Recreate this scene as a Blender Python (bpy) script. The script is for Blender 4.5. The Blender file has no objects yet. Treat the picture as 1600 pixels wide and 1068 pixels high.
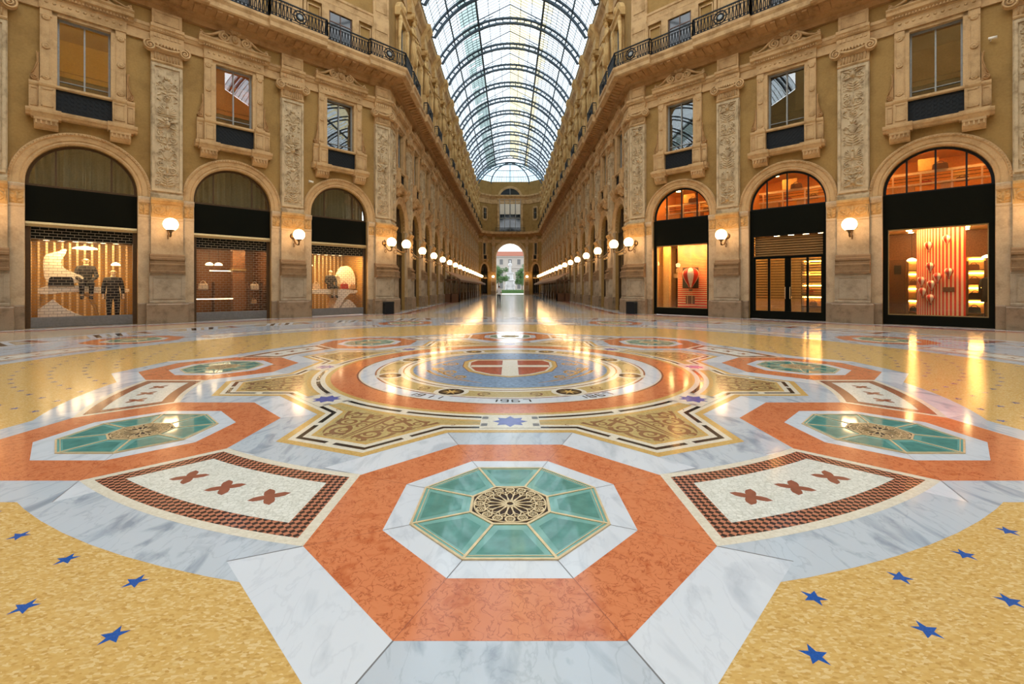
import bpy, math, random
import numpy as np
from mathutils import Vector, Matrix
random.seed(4)
sc = bpy.context.scene
COL = sc.collection
PI = math.pi
SKY, EXPO = 3.6, 0.08
R45 = math.sqrt(0.5)
def rad(d): return math.radians(d)

# ------------------------------------------------------------------ materials
def nt(name):
    m = bpy.data.materials.new(name); m.use_nodes = True
    t = m.node_tree; t.nodes.clear()
    return m, t
def nd(t, typ, **kw):
    n = t.nodes.new(typ)
    for k, v in kw.items():
        if k.startswith('i_'): n.inputs[k[2:].replace('_', ' ')].default_value = v
        else: setattr(n, k, v)
    return n
def ramp(t, stops, interp='LINEAR'):
    r = t.nodes.new('ShaderNodeValToRGB'); r.color_ramp.interpolation = interp
    e = r.color_ramp.elements
    while len(e) < len(stops): e.new(0.5)
    for i, (p, c) in enumerate(stops):
        e[i].position = p; e[i].color = (c[0], c[1], c[2], 1)
    return r
def surf(t, col=None, rough=.5, metal=0, ior=1.5, colsock=None, bump=None, bstr=.2, bdist=.01, spec=.5):
    b = nd(t, 'ShaderNodeBsdfPrincipled')
    b.inputs['Roughness'].default_value = rough; b.inputs['Metallic'].default_value = metal
    b.inputs['IOR'].default_value = ior; b.inputs['Specular IOR Level'].default_value = spec
    if colsock is not None: t.links.new(colsock, b.inputs['Base Color'])
    elif col is not None: b.inputs['Base Color'].default_value = (*col, 1)
    if bump is not None:
        bn = nd(t, 'ShaderNodeBump'); bn.inputs['Strength'].default_value = bstr; bn.inputs['Distance'].default_value = bdist
        t.links.new(bump, bn.inputs['Height']); t.links.new(bn.outputs[0], b.inputs['Normal'])
    o = nd(t, 'ShaderNodeOutputMaterial'); t.links.new(b.outputs[0], o.inputs[0])
    return b
def coords(t, scale=1, rot=0, which='Object'):
    tc = nd(t, 'ShaderNodeTexCoord'); mp = nd(t, 'ShaderNodeMapping')
    t.links.new(tc.outputs[which], mp.inputs[0])
    mp.inputs['Scale'].default_value = scale if isinstance(scale, tuple) else (scale,)*3
    mp.inputs['Rotation'].default_value = (0, 0, rot)
    return mp.outputs[0]
def plain(name, col, rough=.5, metal=0, var=.12, scale=3, bump=0, spec=.5):
    m, t = nt(name); c = coords(t, scale)
    n = nd(t, 'ShaderNodeTexNoise'); n.inputs['Detail'].default_value = 5; t.links.new(c, n.inputs['Vector'])
    lo = tuple(max(0, x*(1-var)) for x in col); hi = tuple(min(1, x*(1+var)) for x in col)
    r = ramp(t, [(.3, lo), (.7, hi)]); t.links.new(n.outputs['Fac'], r.inputs[0])
    surf(t, rough=rough, metal=metal, colsock=r.outputs[0], bump=n.outputs['Fac'] if bump else None, bstr=bump, spec=spec)
    return m
def stone(name, col, dirt, scale=1.5, rough=.75, bump=.15):
    # weathered stone: fine grain plus broad stains
    m, t = nt(name); c = coords(t, scale)
    n1 = nd(t, 'ShaderNodeTexNoise'); n1.inputs['Scale'].default_value = 1.3; n1.inputs['Detail'].default_value = 8; n1.inputs['Roughness'].default_value = .65
    n2 = nd(t, 'ShaderNodeTexNoise'); n2.inputs['Scale'].default_value = 22; n2.inputs['Detail'].default_value = 4
    for n in (n1, n2): t.links.new(c, n.inputs['Vector'])
    r = ramp(t, [(.34, dirt), (.52, col), (.75, tuple(min(1, x*1.12) for x in col))]); t.links.new(n1.outputs['Fac'], r.inputs[0])
    mx = nd(t, 'ShaderNodeMix', data_type='RGBA', blend_type='MULTIPLY'); mx.inputs[0].default_value = .35
    r2 = ramp(t, [(.3, (.72, .70, .66)), (.65, (1.08, 1.08, 1.08))]); t.links.new(n2.outputs['Fac'], r2.inputs[0])
    t.links.new(r.outputs[0], mx.inputs[6]); t.links.new(r2.outputs[0], mx.inputs[7])
    surf(t, rough=rough, colsock=mx.outputs[2], bump=n2.outputs['Fac'], bstr=bump, spec=.3)
    return m
def marble(name, c1, c2, vein, scale=1.0, rough=.12, amount=.5, pos=(.30, .46, .62)):
    m, t = nt(name); c = coords(t, scale if scale > 2 else (scale*1.3, scale*.5, scale), .5)
    w = nd(t, 'ShaderNodeTexNoise'); w.inputs['Scale'].default_value = 2.2; w.inputs['Detail'].default_value = 6; w.inputs['Distortion'].default_value = 1.6
    t.links.new(c, w.inputs['Vector'])
    r = ramp(t, [(pos[0], c2), (pos[1], c1), (pos[2], c1), (.75, c2)]); t.links.new(w.outputs['Fac'], r.inputs[0])
    v = nd(t, 'ShaderNodeTexNoise'); v.inputs['Scale'].default_value = 5; v.inputs['Detail'].default_value = 7; v.inputs['Distortion'].default_value = .9
    t.links.new(c, v.inputs['Vector'])
    rv = ramp(t, [(.475, (0, 0, 0)), (.5, (1, 1, 1)), (.525, (0, 0, 0))]); t.links.new(v.outputs['Fac'], rv.inputs[0])
    mf = nd(t, 'ShaderNodeMath', operation='MULTIPLY'); mf.inputs[1].default_value = amount; t.links.new(rv.outputs[0], mf.inputs[0])
    mx = nd(t, 'ShaderNodeMix', data_type='RGBA'); t.links.new(mf.outputs[0], mx.inputs[0]); t.links.new(r.outputs[0], mx.inputs[6])
    mx.inputs[7].default_value = (*vein, 1)
    bn = nd(t, 'ShaderNodeTexNoise'); bn.inputs['Scale'].default_value = 3; t.links.new(c, bn.inputs['Vector'])
    surf(t, rough=rough, colsock=mx.outputs[2], bump=bn.outputs['Fac'], bstr=.03)
    return m
def tessera(name, cols, scale=38, rough=.14, grout=.0, stretch=1.0, gcol=(.3, .25, .2)):
    m, t = nt(name); c = coords(t, (scale, scale*stretch, scale))
    v = nd(t, 'ShaderNodeTexVoronoi'); v.inputs['Scale'].default_value = 1; v.inputs['Randomness'].default_value = .75
    t.links.new(c, v.inputs['Vector'])
    s = nd(t, 'ShaderNodeSeparateColor'); t.links.new(v.outputs['Color'], s.inputs[0])
    k = len(cols); r = ramp(t, [(i/(k-1) if k > 1 else 0, cc) for i, cc in enumerate(cols)]); t.links.new(s.outputs[0], r.inputs[0])
    col = r.outputs[0]
    e = nd(t, 'ShaderNodeTexVoronoi', feature='DISTANCE_TO_EDGE'); e.inputs['Scale'].default_value = 1; e.inputs['Randomness'].default_value = .75
    t.links.new(c, e.inputs['Vector'])
    if grout > 0:
        rg = ramp(t, [(.0, (1, 1, 1)), (grout, (0, 0, 0))]); t.links.new(e.outputs['Distance'], rg.inputs[0])
        mx = nd(t, 'ShaderNodeMix', data_type='RGBA'); t.links.new(rg.outputs[0], mx.inputs[0]); t.links.new(col, mx.inputs[6]); mx.inputs[7].default_value = (*gcol, 1)
        col = mx.outputs[2]
    rb = ramp(t, [(0, (0, 0, 0)), (.12, (1, 1, 1))]); t.links.new(e.outputs['Distance'], rb.inputs[0])
    surf(t, rough=rough, colsock=col, bump=rb.outputs[0], bstr=.03, bdist=.002)
    return m
def checker(name, c1, c2, scale, rot, rough=.14):
    m, t = nt(name); c = coords(t, scale, rot)
    k = nd(t, 'ShaderNodeTexChecker'); k.inputs['Scale'].default_value = 1; t.links.new(c, k.inputs[0])
    k.inputs[1].default_value = (*c1, 1); k.inputs[2].default_value = (*c2, 1)
    surf(t, rough=rough, colsock=k.outputs[0]); return m
def stripes(name, c1, c2, scale, axis=0, rough=.4, duty=.5, grad=0.0, off=0.0):
    # painted stripes; grad > 0 makes them widen along the axis
    m, t = nt(name); tc = nd(t, 'ShaderNodeTexCoord'); sp = nd(t, 'ShaderNodeSeparateXYZ'); t.links.new(tc.outputs['Object'], sp.inputs[0])
    x = sp.outputs[axis]
    if grad:
        q = nd(t, 'ShaderNodeMath', operation='POWER'); q.inputs[1].default_value = grad
        a = nd(t, 'ShaderNodeMath', operation='ADD'); a.inputs[1].default_value = off; t.links.new(x, a.inputs[0])
        ab = nd(t, 'ShaderNodeMath', operation='ABSOLUTE'); t.links.new(a.outputs[0], ab.inputs[0])
        t.links.new(ab.outputs[0], q.inputs[0]); x = q.outputs[0]
    ml = nd(t, 'ShaderNodeMath', operation='MULTIPLY'); ml.inputs[1].default_value = scale; t.links.new(x, ml.inputs[0])
    fr = nd(t, 'ShaderNodeMath', operation='FRACT'); t.links.new(ml.outputs[0], fr.inputs[0])
    gt = nd(t, 'ShaderNodeMath', operation='GREATER_THAN'); gt.inputs[1].default_value = duty; t.links.new(fr.outputs[0], gt.inputs[0])
    mx = nd(t, 'ShaderNodeMix', data_type='RGBA'); t.links.new(gt.outputs[0], mx.inputs[0])
    mx.inputs[6].default_value = (*c1, 1); mx.inputs[7].default_value = (*c2, 1)
    surf(t, rough=rough, colsock=mx.outputs[2]); return m
def emit(name, col, s):
    m, t = nt(name); e = nd(t, 'ShaderNodeEmission'); e.inputs[0].default_value = (*col, 1); e.inputs[1].default_value = s
    o = nd(t, 'ShaderNodeOutputMaterial'); t.links.new(e.outputs[0], o.inputs[0]); return m
def glass(name, tint=(1, 1, 1), dust=0.0, ior=1.5, refl=1.0, rough=0.0):
    m, t = nt(name)
    tr = nd(t, 'ShaderNodeBsdfTransparent'); tr.inputs[0].default_value = (*tint, 1)
    gl = nd(t, 'ShaderNodeBsdfGlossy'); gl.inputs['Roughness'].default_value = rough
    lw = nd(t, 'ShaderNodeLayerWeight'); lw.inputs[0].default_value = .5     # Schlick's fresnel, the same from both sides of the sheet
    pw = nd(t, 'ShaderNodeMath', operation='POWER'); pw.inputs[1].default_value = 5; t.links.new(lw.outputs['Facing'], pw.inputs[0])
    ma = nd(t, 'ShaderNodeMath', operation='MULTIPLY_ADD'); ma.inputs[1].default_value = .92; ma.inputs[2].default_value = .06; t.links.new(pw.outputs[0], ma.inputs[0])
    ml = nd(t, 'ShaderNodeMath', operation='MULTIPLY', use_clamp=True); ml.inputs[1].default_value = refl; t.links.new(ma.outputs[0], ml.inputs[0])
    base = tr.outputs[0]
    if dust:
        tl = nd(t, 'ShaderNodeBsdfTranslucent'); tl.inputs[0].default_value = (*tint, 1)
        mm = nd(t, 'ShaderNodeMixShader'); mm.inputs[0].default_value = dust; t.links.new(tr.outputs[0], mm.inputs[1]); t.links.new(tl.outputs[0], mm.inputs[2])
        base = mm.outputs[0]
    mx = nd(t, 'ShaderNodeMixShader'); t.links.new(ml.outputs[0], mx.inputs[0]); t.links.new(base, mx.inputs[1]); t.links.new(gl.outputs[0], mx.inputs[2])
    o = nd(t, 'ShaderNodeOutputMaterial'); t.links.new(mx.outputs[0], o.inputs[0]); return m

M = {}
M['stucco'] = stone('ochre_stucco', (.355, .215, .066), (.265, .155, .045), scale=.6, rough=.85, bump=.06)
M['trim'] = stone('warm_limestone', (.56, .365, .170), (.36, .215, .085), scale=1.2)
M['trimup'] = stone('yellow_upper_stone', (.68, .46, .19), (.48, .29, .10), scale=1.2)
M['trimd'] = stone('brown_limestone_soffit_shade', (.42, .235, .090), (.27, .14, .048), scale=1.2)  # brown stone tone, also used to put shade into the soffit colour
M['pier'] = stone('pale_pier_stone', (.52, .39, .235), (.35, .25, .14), scale=1.0)
M['pierg'] = stone('grey_pedestal_stone', (.40, .32, .215), (.24, .185, .115), scale=1.3)
M['granite'] = stone('brown_granite', (.29, .205, .125), (.17, .115, .065), scale=2.0, rough=.45)
M['capst'] = stone('ochre_carved_stone', (.52, .325, .125), (.33, .19, .065), scale=2)
M['relief'] = stone('cream_relief_stone', (.56, .43, .255), (.31, .22, .115), scale=2)
M['iron'] = plain('dark_iron', (.013, .016, .018), .5, .0, spec=.2)
M['roofiron'] = plain('blue_grey_roof_iron', (.055, .085, .115), .5, .2)
M['sash'] = plain('grey_sash_metal', (.30, .31, .29), .5)
M['blackpanel'] = plain('black_glossy_panel', (.004, .005, .0035), .30, spec=.12)
M['gold'] = plain('brass_beam', (.42, .29, .12), .4, .5)
M['bronze'] = plain('dark_bronze_frame', (.10, .06, .03), .4, .5)
M['steel'] = plain('grey_steel', (.20, .20, .20), .45, .4)
M['steelw'] = plain('grille_steel', (.30, .25, .18), .45, .3)
M['glassdome'] = glass('dome_glass', (.97, .99, 1.0), dust=.05)
M['glassroof'] = glass('roof_glass', (.53, .585, .615), dust=.15)
M['glassend'] = glass('end_roof_glass', (.36, .47, .52), dust=.15)
M['glassgreen'] = glass('green_grey_roof_glass', (.24, .31, .30), dust=.15)
M['glassyel'] = glass('yellowed_roof_glass', (.62, .54, .34), dust=.15)
M['pane'] = glass('window_glass', (.86, .88, .85), refl=2.6)
M['shopglass'] = glass('shop_glass', (.95, .95, .93), refl=1.0)
M['darkglass'] = plain('dark_window_glass', (.012, .013, .012), .05, spec=.8)
M['globe'] = emit('lit_globe', (1.0, .58, .25), 17.0)
M['bulbsoft'] = emit('soft_downlight', (1.0, .70, .36), 26.0)
M['bulb'] = emit('warm_downlight', (1.0, .64, .26), 150.0)
M['cove'] = emit('amber_strip_light', (1.0, .48, .13), 75.0)
M['coverd'] = emit('window_strip_light', (1.0, .52, .18), 300.0)
M['lampbronze'] = plain('lamp_bronze', (.20, .12, .05), .35, .8)
M['white'] = plain('white_plaster', (.80, .74, .62), .6)
M['cloth'] = plain('black_cloth', (.012, .011, .012), .8)
M['ivory'] = plain('ivory_mannequin', (.80, .62, .40), .4)
M['wood'] = plain('brown_wood', (.22, .09, .03), .45, var=.3, scale=4)
M['woodd'] = plain('dark_wood', (.10, .04, .015), .4, var=.3, scale=4)
M['amber'] = plain('amber_wall', (.66, .40, .13), .7)
M['goldwall'] = plain('gold_wall', (.40, .22, .06), .5, var=.35, scale=6)
M['orangewall'] = plain('orange_wall', (.72, .33, .08), .7)
M['red'] = plain('red_paint', (.62, .03, .015), .4)
M['leather'] = plain('brown_leather', (.16, .06, .025), .4)
M['redleather'] = plain('red_leather', (.45, .03, .02), .35)
M['tanbag'] = plain('tan_leather', (.62, .34, .14), .45)
M['curtain'] = plain('taupe_curtain', (.36, .30, .20), .9)
M['awning'] = plain('brown_awning_canvas', (.23, .115, .045), .8)
M['awningw'] = plain('cream_awning_edge', (.60, .46, .30), .8)
M['skin'] = plain('skin', (.55, .32, .22), .5)
M['shirt'] = plain('white_shirt', (.75, .74, .74), .8)
M['trouser'] = plain('dark_trousers', (.03, .03, .035), .8)
M['hair'] = plain('dark_hair', (.02, .015, .01), .6)
M['leaf'] = plain('tree_leaves', (.045, .11, .02), .6, var=.5, scale=.8)
M['bark'] = plain('tree_bark', (.12, .08, .05), .9)
M['palacetrim'] = plain('palace_stone_trim', (.27, .25, .22), .8)
M['statue'] = plain('white_statue_marble', (.33, .33, .325), .6)
M['palace'] = plain('pale_palace_wall', (.26, .235, .205), .8)
M['palaced'] = plain('palace_window_dark', (.07, .07, .07), .4)
M['redroof'] = plain('red_tile_roof', (.26, .10, .065), .8, var=.25)
M['paving'] = plain('piazza_paving', (.30, .29, .27), .6)
M['blind'] = plain('bronze_louvre', (.30, .17, .06), .4, .3)
M['poster'] = plain('painted_white', (.75, .72, .68), .6)
M['stripev'] = stripes('red_white_vertical_stripes', (.76, .030, .012), (.86, .56, .29), 21.0, axis=0, grad=.45, off=.95)
M['stripeh'] = stripes('red_white_horizontal_stripes', (.82, .54, .27), (.72, .03, .012), 4.6, axis=2, grad=1.5, off=.3)
M['photo'] = plain('dark_grey_picture', (.06, .055, .045), .4, var=.5, scale=5)
# floor
M['f_tan'] = marble('floor_tan_marble', (.50, .41, .29), (.36, .28, .19), (.25, .19, .13), 1.2, .13)
M['f_grey'] = marble('floor_grey_marble', (.48, .53, .57), (.27, .32, .37), (.17, .20, .24), 1.1, .10, .22)
M['f_white'] = marble('floor_white_marble', (.62, .655, .685), (.48, .52, .56), (.30, .33, .38), 1.0, .10, .16)
M['f_salmon'] = marble('floor_salmon_marble', (.62, .205, .085), (.50, .135, .048), (.30, .065, .022), 3.0, .11, .75)
M['f_yellow'] = tessera('floor_yellow_tesserae', [(.48, .28, .075), (.58, .36, .108), (.62, .40, .13), (.56, .345, .10), (.70, .51, .24), (.60, .38, .12)], 52, .15, stretch=2.0)
M['f_mosaic'] = tessera('floor_white_mosaic', [(.62, .62, .54), (.74, .74, .66), (.68, .68, .60)], 30, .15, grout=.10, gcol=(.50, .50, .42))
M['f_check'] = checker('floor_brown_black_check', (.46, .18, .10), (.035, .02, .02), (30, 30, 1), rad(45))
M['f_brown'] = plain('floor_brown_marble', (.27, .09, .055), .12)
M['f_ochre'] = tessera('floor_ochre_tesserae', [(.50, .31, .09), (.60, .40, .14)], 60, .15)
M['f_cream'] = tessera('floor_cream_tesserae', [(.62, .56, .43), (.72, .67, .54)], 60, .15)
M['f_black'] = plain('floor_black_marble', (.022, .018, .016), .10)
M['f_blue'] = plain('floor_blue_mosaic', (.18, .28, .41), .14, var=.3, scale=3)
M['f_star'] = plain('floor_blue_star', (.012, .085, .33), .12, var=.25, scale=30)
M['f_violet'] = plain('floor_violet_star', (.10, .11, .33), .12)
M['f_olive'] = tessera('floor_olive_tesserae', [(.38, .28, .10), (.50, .38, .16), (.44, .33, .13)], 50, .15)
M['f_scroll'] = plain('floor_scroll_brown', (.24, .12, .055), .14)
M['f_red'] = plain('floor_shield_red', (.40, .10, .06), .12)
M['f_joint'] = plain('floor_joint', (.16, .16, .16), .3)
M['teal'] = plain('teal_floor_glass', (.17, .37, .32), .05, var=.10, scale=1.2)
M['tealin'] = plain('deep_teal_floor_glass', (.095, .255, .215), .05, var=.18, scale=2)
M['brass'] = plain('polished_brass', (.72, .56, .32), .35, .4)
M['void'] = plain('dark_void', (.035, .018, .010), .8)

# ------------------------------------------------------------------ mesh builder
class MB:
    def __init__(s, dz=0.0): s.v = []; s.f = []; s.m = []; s.s = []; s.dz = dz
    def add(s, vs, fs, mat=0, smooth=False):
        b = len(s.v); s.v.extend([(x, y, z - s.dz) for x, y, z in vs])
        for f in fs: s.f.append([b+i for i in f]); s.m.append(mat); s.s.append(smooth)
    def box(s, x0, x1, y0, y1, z0, z1, mat=0):
        s.add([(x0,y0,z0),(x1,y0,z0),(x1,y1,z0),(x0,y1,z0),(x0,y0,z1),(x1,y0,z1),(x1,y1,z1),(x0,y1,z1)],
              [(0,3,2,1),(4,5,6,7),(0,1,5,4),(1,2,6,5),(2,3,7,6),(3,0,4,7)], mat)
    def prism(s, poly, z0, z1, mat=0):
        n = len(poly); s.add([(x,y,z0) for x,y in poly]+[(x,y,z1) for x,y in poly],
              [list(range(n))[::-1], list(range(n, 2*n))]+[(i,(i+1)%n,n+(i+1)%n,n+i) for i in range(n)], mat)
    def prismy(s, poly, y0, y1, mat=0):          # poly in (x,z), ccw seen from -y
        n = len(poly); s.add([(x,y0,z) for x,z in poly]+[(x,y1,z) for x,z in poly],
              [list(range(n)), list(range(n, 2*n))[::-1]]+[(i,n+i,n+(i+1)%n,(i+1)%n) for i in range(n)], mat)
    def sweep(s, path, prof, mat=0, caps=True, closed=False):
        n = len(path); k = len(prof); nr = []
        for i in range(n-1):
            dx, dy = path[i+1][0]-path[i][0], path[i+1][1]-path[i][1]; l = math.hypot(dx, dy) or 1
            nr.append((dy/l, -dx/l))
        vs = []
        for i, (px, py) in enumerate(path):
            if i == 0: o = nr[0]
            elif i == n-1: o = nr[-1]
            else:
                a, b = nr[i-1], nr[i]; d = 1 + a[0]*b[0]+a[1]*b[1]; o = ((a[0]+b[0])/d, (a[1]+b[1])/d)
            vs += [(px+o[0]*w, py+o[1]*w, z) for w, z in prof]
        fs = []
        for i in range(n-1):
            for j in range(k if closed else k-1):
                j2 = (j+1) % k
                fs.append((i*k+j, (i+1)*k+j, (i+1)*k+j2, i*k+j2))
        if caps and k > 2: fs += [list(range(k))[::-1] if False else list(range(k)), [(n-1)*k+j for j in range(k)][::-1]]
        s.add(vs, fs, mat)
    def tube(s, pts, r, n=6, mat=0, smooth=True, cap=True, flat=1.0):
        pts = [Vector(p) for p in pts]; L = len(pts); vs = []; fs = []
        rr = r if hasattr(r, '__len__') else [r]*L
        up = Vector((0, 0, 1))
        t0 = (pts[1]-pts[0]).normalized()
        if abs(t0.dot(up)) > .9: up = Vector((0, 1, 0))
        a = t0.cross(up).normalized()
        for i, p in enumerate(pts):
            t = (pts[min(i+1, L-1)]-pts[max(i-1, 0)])
            t = t.normalized() if t.length > 1e-9 else t0
            a = (a - t*a.dot(t)); a = a.normalized() if a.length > 1e-6 else t.orthogonal().normalized()
            b = t.cross(a)
            for j in range(n):
                q = 2*PI*j/n + PI/n
                v = p + (a*math.cos(q) + b*math.sin(q)*flat)*rr[i]; vs.append(tuple(v))
        for i in range(L-1):
            for j in range(n): fs.append((i*n+j, i*n+(j+1) % n, (i+1)*n+(j+1) % n, (i+1)*n+j))
        if cap: fs += [list(range(n))[::-1], [(L-1)*n+j for j in range(n)]]
        s.add(vs, fs, mat, smooth)
    def bar(s, p, q, r, mat=0): s.tube([p, q], r, 4, mat, False)
    def lathe(s, prof, n=16, c=(0, 0, 0), mat=0, sx=1, sy=1, smooth=True):
        k = len(prof); vs = []; fs = []
        for i in range(n):
            a = 2*PI*i/n
            vs += [(c[0]+r*math.cos(a)*sx, c[1]+r*math.sin(a)*sy, c[2]+z) for r, z in prof]
        for i in range(n):
            for j in range(k-1): fs.append((i*k+j, ((i+1) % n)*k+j, ((i+1) % n)*k+j+1, i*k+j+1))
        fs += [[i*k for i in range(n)][::-1], [i*k+k-1 for i in range(n)]]
        s.add(vs, fs, mat, smooth)
    def ball(s, c, r, n=14, mat=0):
        rx, ry, rz = r if hasattr(r, '__len__') else (r, r, r); h = n//2
        prof = [(math.sin(PI*j/h), -math.cos(PI*j/h)) for j in range(h+1)]
        prof[0] = (.02, -1); prof[-1] = (.02, 1)
        k = len(prof); vs = []; fs = []
        for i in range(n):
            a = 2*PI*i/n; vs += [(c[0]+q*math.cos(a)*rx, c[1]+q*math.sin(a)*ry, c[2]+z*rz) for q, z in prof]
        for i in range(n):
            for j in range(k-1): fs.append((i*k+j, ((i+1) % n)*k+j, ((i+1) % n)*k+j+1, i*k+j+1))
        fs += [[i*k for i in range(n)][::-1], [i*k+k-1 for i in range(n)]]
        s.add(vs, fs, mat, True)
    def arch(s, prof, zc, zbot, n=28, cx=0, mat=0, a0=0, a1=PI):   # prof: closed loop of (r, y)
        k = len(prof); rows = []
        if zbot is not None: rows.append((1.0, 0.0, zbot-zc))
        for i in range(n+1):
            a = a0+(a1-a0)*i/n; rows.append((math.cos(a), math.sin(a), 0))
        if zbot is not None: rows.append((-1.0, 0.0, zbot-zc))
        vs = [(cx+r*c, y, zc+r*sn+o) for c, sn, o in rows for r, y in prof]
        fs = [(i*k+j, i*k+(j+1) % k, (i+1)*k+(j+1) % k, (i+1)*k+j) for i in range(len(rows)-1) for j in range(k)]
        fs += [list(range(k))[::-1], [(len(rows)-1)*k+j for j in range(k)]]
        s.add(vs, fs, mat)
    def flat(s, poly, z, mat=0):
        s.add([(x, y, z) for x, y in poly], [list(range(len(poly)))], mat)
    def strip(s, A, B, z, mat=0):                 # quads between two polylines
        n = len(A); s.add([(x, y, z) for x, y in A]+[(x, y, z) for x, y in B], [(i, i+1, n+i+1, n+i) for i in range(n-1)], mat)
    def ribbon(s, pts, w, z, mat=0, h=0, taper=False, loop=False):
        s.rc = getattr(s, 'rc', 0)+1; z += 2e-5*(s.rc % 12)     # crossing ribbons never share a plane
        if loop: pts = list(pts)+[pts[0]]
        n = len(pts); A = []; B = []
        for i, p in enumerate(pts):
            if loop: q0, q1 = pts[(i-1) % (n-1)], pts[(i+1) % (n-1)]
            else: q0, q1 = pts[max(i-1, 0)], pts[min(i+1, n-1)]
            dx, dy = q1[0]-q0[0], q1[1]-q0[1]; l = math.hypot(dx, dy) or 1
            ww = w/2 * ((1 - .75*i/(n-1)) if taper else 1)
            A.append((p[0]-dy/l*ww, p[1]+dx/l*ww)); B.append((p[0]+dy/l*ww, p[1]-dx/l*ww))
        if not h: s.strip(B, A, z, mat)
        else:
            vs = [(x, y, z) for x, y in A]+[(x, y, z) for x, y in B]+[(x, y, z-h) for x, y in A]+[(x, y, z-h) for x, y in B]
            fs = []
            for i in range(n-1):
                fs += [(n+i, n+i+1, i+1, i), (i, i+1, 2*n+i+1, 2*n+i), (n+i+1, n+i, 3*n+i, 3*n+i+1)]
            s.add(vs, fs, mat)
    def mesh(s, name, mats):
        me = bpy.data.meshes.new(name); me.from_pydata(s.v, [], s.f)
        for m in mats: me.materials.append(M[m] if isinstance(m, str) else m)
        me.polygons.foreach_set('material_index', s.m); me.polygons.foreach_set('use_smooth', s.s)
        me.update(); return me
    def obj(s, name, mats, parent=None, loc=(0, 0, 0), rz=0):
        if isinstance(mats, str): mats = [mats]
        return link(name, s.mesh(name, mats), parent, loc, rz)

def link(name, me, parent=None, loc=(0, 0, 0), rz=0):
    o = bpy.data.objects.new(name, me); COL.objects.link(o); o.location = loc; o.rotation_euler = (0, 0, rz)
    if parent is not None: o.parent = parent
    return o
def tag(o, label=None, cat=None, group=None):
    if label: o['label'] = label
    if cat: o['category'] = cat
    if group: o['group'] = group
    return o
def struct(o): o['kind'] = 'structure'; return o
def thing(name, label=None, cat=None, loc=(0, 0, 0), rz=0, group=None):
    o = bpy.data.objects.new(name, None); COL.objects.link(o); o.location = loc; o.rotation_euler = (0, 0, rz)
    o.empty_display_size = .1
    return tag(o, label, cat, group)
KIDS = {}
def kids(o): return [c for c in o.children]
def dup(root, loc, rz, label=None, group=None, scale=None, name=None):
    r = root.copy(); COL.objects.link(r); r.location = loc; r.rotation_euler = (0, 0, rz)
    if name: r.name = name
    if label: r['label'] = label
    if group: r['group'] = group
    if scale: r.scale = scale
    for ch in kids(root):
        c = ch.copy(); COL.objects.link(c); c.parent = r
        for g in kids(ch):
            d = g.copy(); COL.objects.link(d); d.parent = c
    return r

# ------------------------------------------------------------------ frames (wall planes)
# camera stands at (0,0,1.5) looking along +Y
def frame(ox, oy, deg):
    a = rad(deg); c, s_ = math.cos(a), math.sin(a)
    def f(u, w=0.0, z=0.0): return (ox + u*c + w*s_, oy + u*s_ - w*c, z)   # w > 0 towards the viewer
    f.rz = a; return f
OX, OY = -13.09+.057, 21.26+.057
FL = frame(OX, OY, 45); FR = frame(-OX, OY, -45)
XA = 7.32; YC = XA*1.0 + (OY-OX) - 2*XA      # corner of the left facade with the arcade wall
YC = OY - OX - XA
AL = frame(-XA, YC, 90); AR = frame(XA, YC, -90)
UC = ((-XA-OX)+(YC-OY))*R45                  # u of the corner on the left facade
YE = 101.0; CH = 3.02                        # end of the arcade, chamfer size
BAY = 5.14; ABAY = 4.87; AS = ABAY/BAY
NARC = 15
def arm_u(k): return 27.4 + ABAY*k - YC      # pier k along the arcade wall
ORD = ['first', 'second', 'third', 'fourth', 'fifth', 'sixth', 'seventh', 'eighth', 'ninth', 'tenth', 'eleventh', 'twelfth', 'thirteenth', 'fourteenth', 'fifteenth', 'sixteenth']
# ------------------------------------------------------------------ floor
FCX, FCY = 0.0, 8.57
MR = 5.45                         # ring of octagonal floor lights
FM = ['f_tan','f_grey','f_white','f_salmon','f_yellow','f_mosaic','f_check','f_brown','f_ochre','f_cream','f_black','f_blue','f_star','f_violet','f_olive','f_scroll','f_red','f_joint']
FI = {n: i for i, n in enumerate(FM)}
fb = MB()
def LZ(k): return .0002*k
def pol(r, a): return (FCX + r*math.cos(a), FCY + r*math.sin(a))
def disc(r, layer, mat, n=128):
    fb.add([(FCX, FCY, LZ(layer))]+[(*pol(r, 2*PI*i/n), LZ(layer)) for i in range(n)], [(0, 1+i, 1+(i+1) % n) for i in range(n)], FI[mat])
def ring(r0, r1, layer, mat, n=160, a0=0, a1=2*PI):
    A = [pol(r1, a0+(a1-a0)*i/n) for i in range(n+1)]; B = [pol(r0, a0+(a1-a0)*i/n) for i in range(n+1)]
    fb.strip(A[::-1], B[::-1], LZ(layer), FI[mat])
def octo(c, ap, rot): return [(c[0]+ap/math.cos(PI/8)*math.cos(rot+PI/8+i*PI/4), c[1]+ap/math.cos(PI/8)*math.sin(rot+PI/8+i*PI/4)) for i in range(8)]
def poly(p, layer, mat): fb.flat(p, LZ(layer), FI[mat])
def rib(p, w, layer, mat, taper=False): fb.ribbon(p, w, LZ(layer), FI[mat], taper=taper)
def loc2(th, r, t):               # radial r, tangential t about direction th
    return (FCX + r*math.cos(th) - t*math.sin(th), FCY + r*math.sin(th) + t*math.cos(th))
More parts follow.
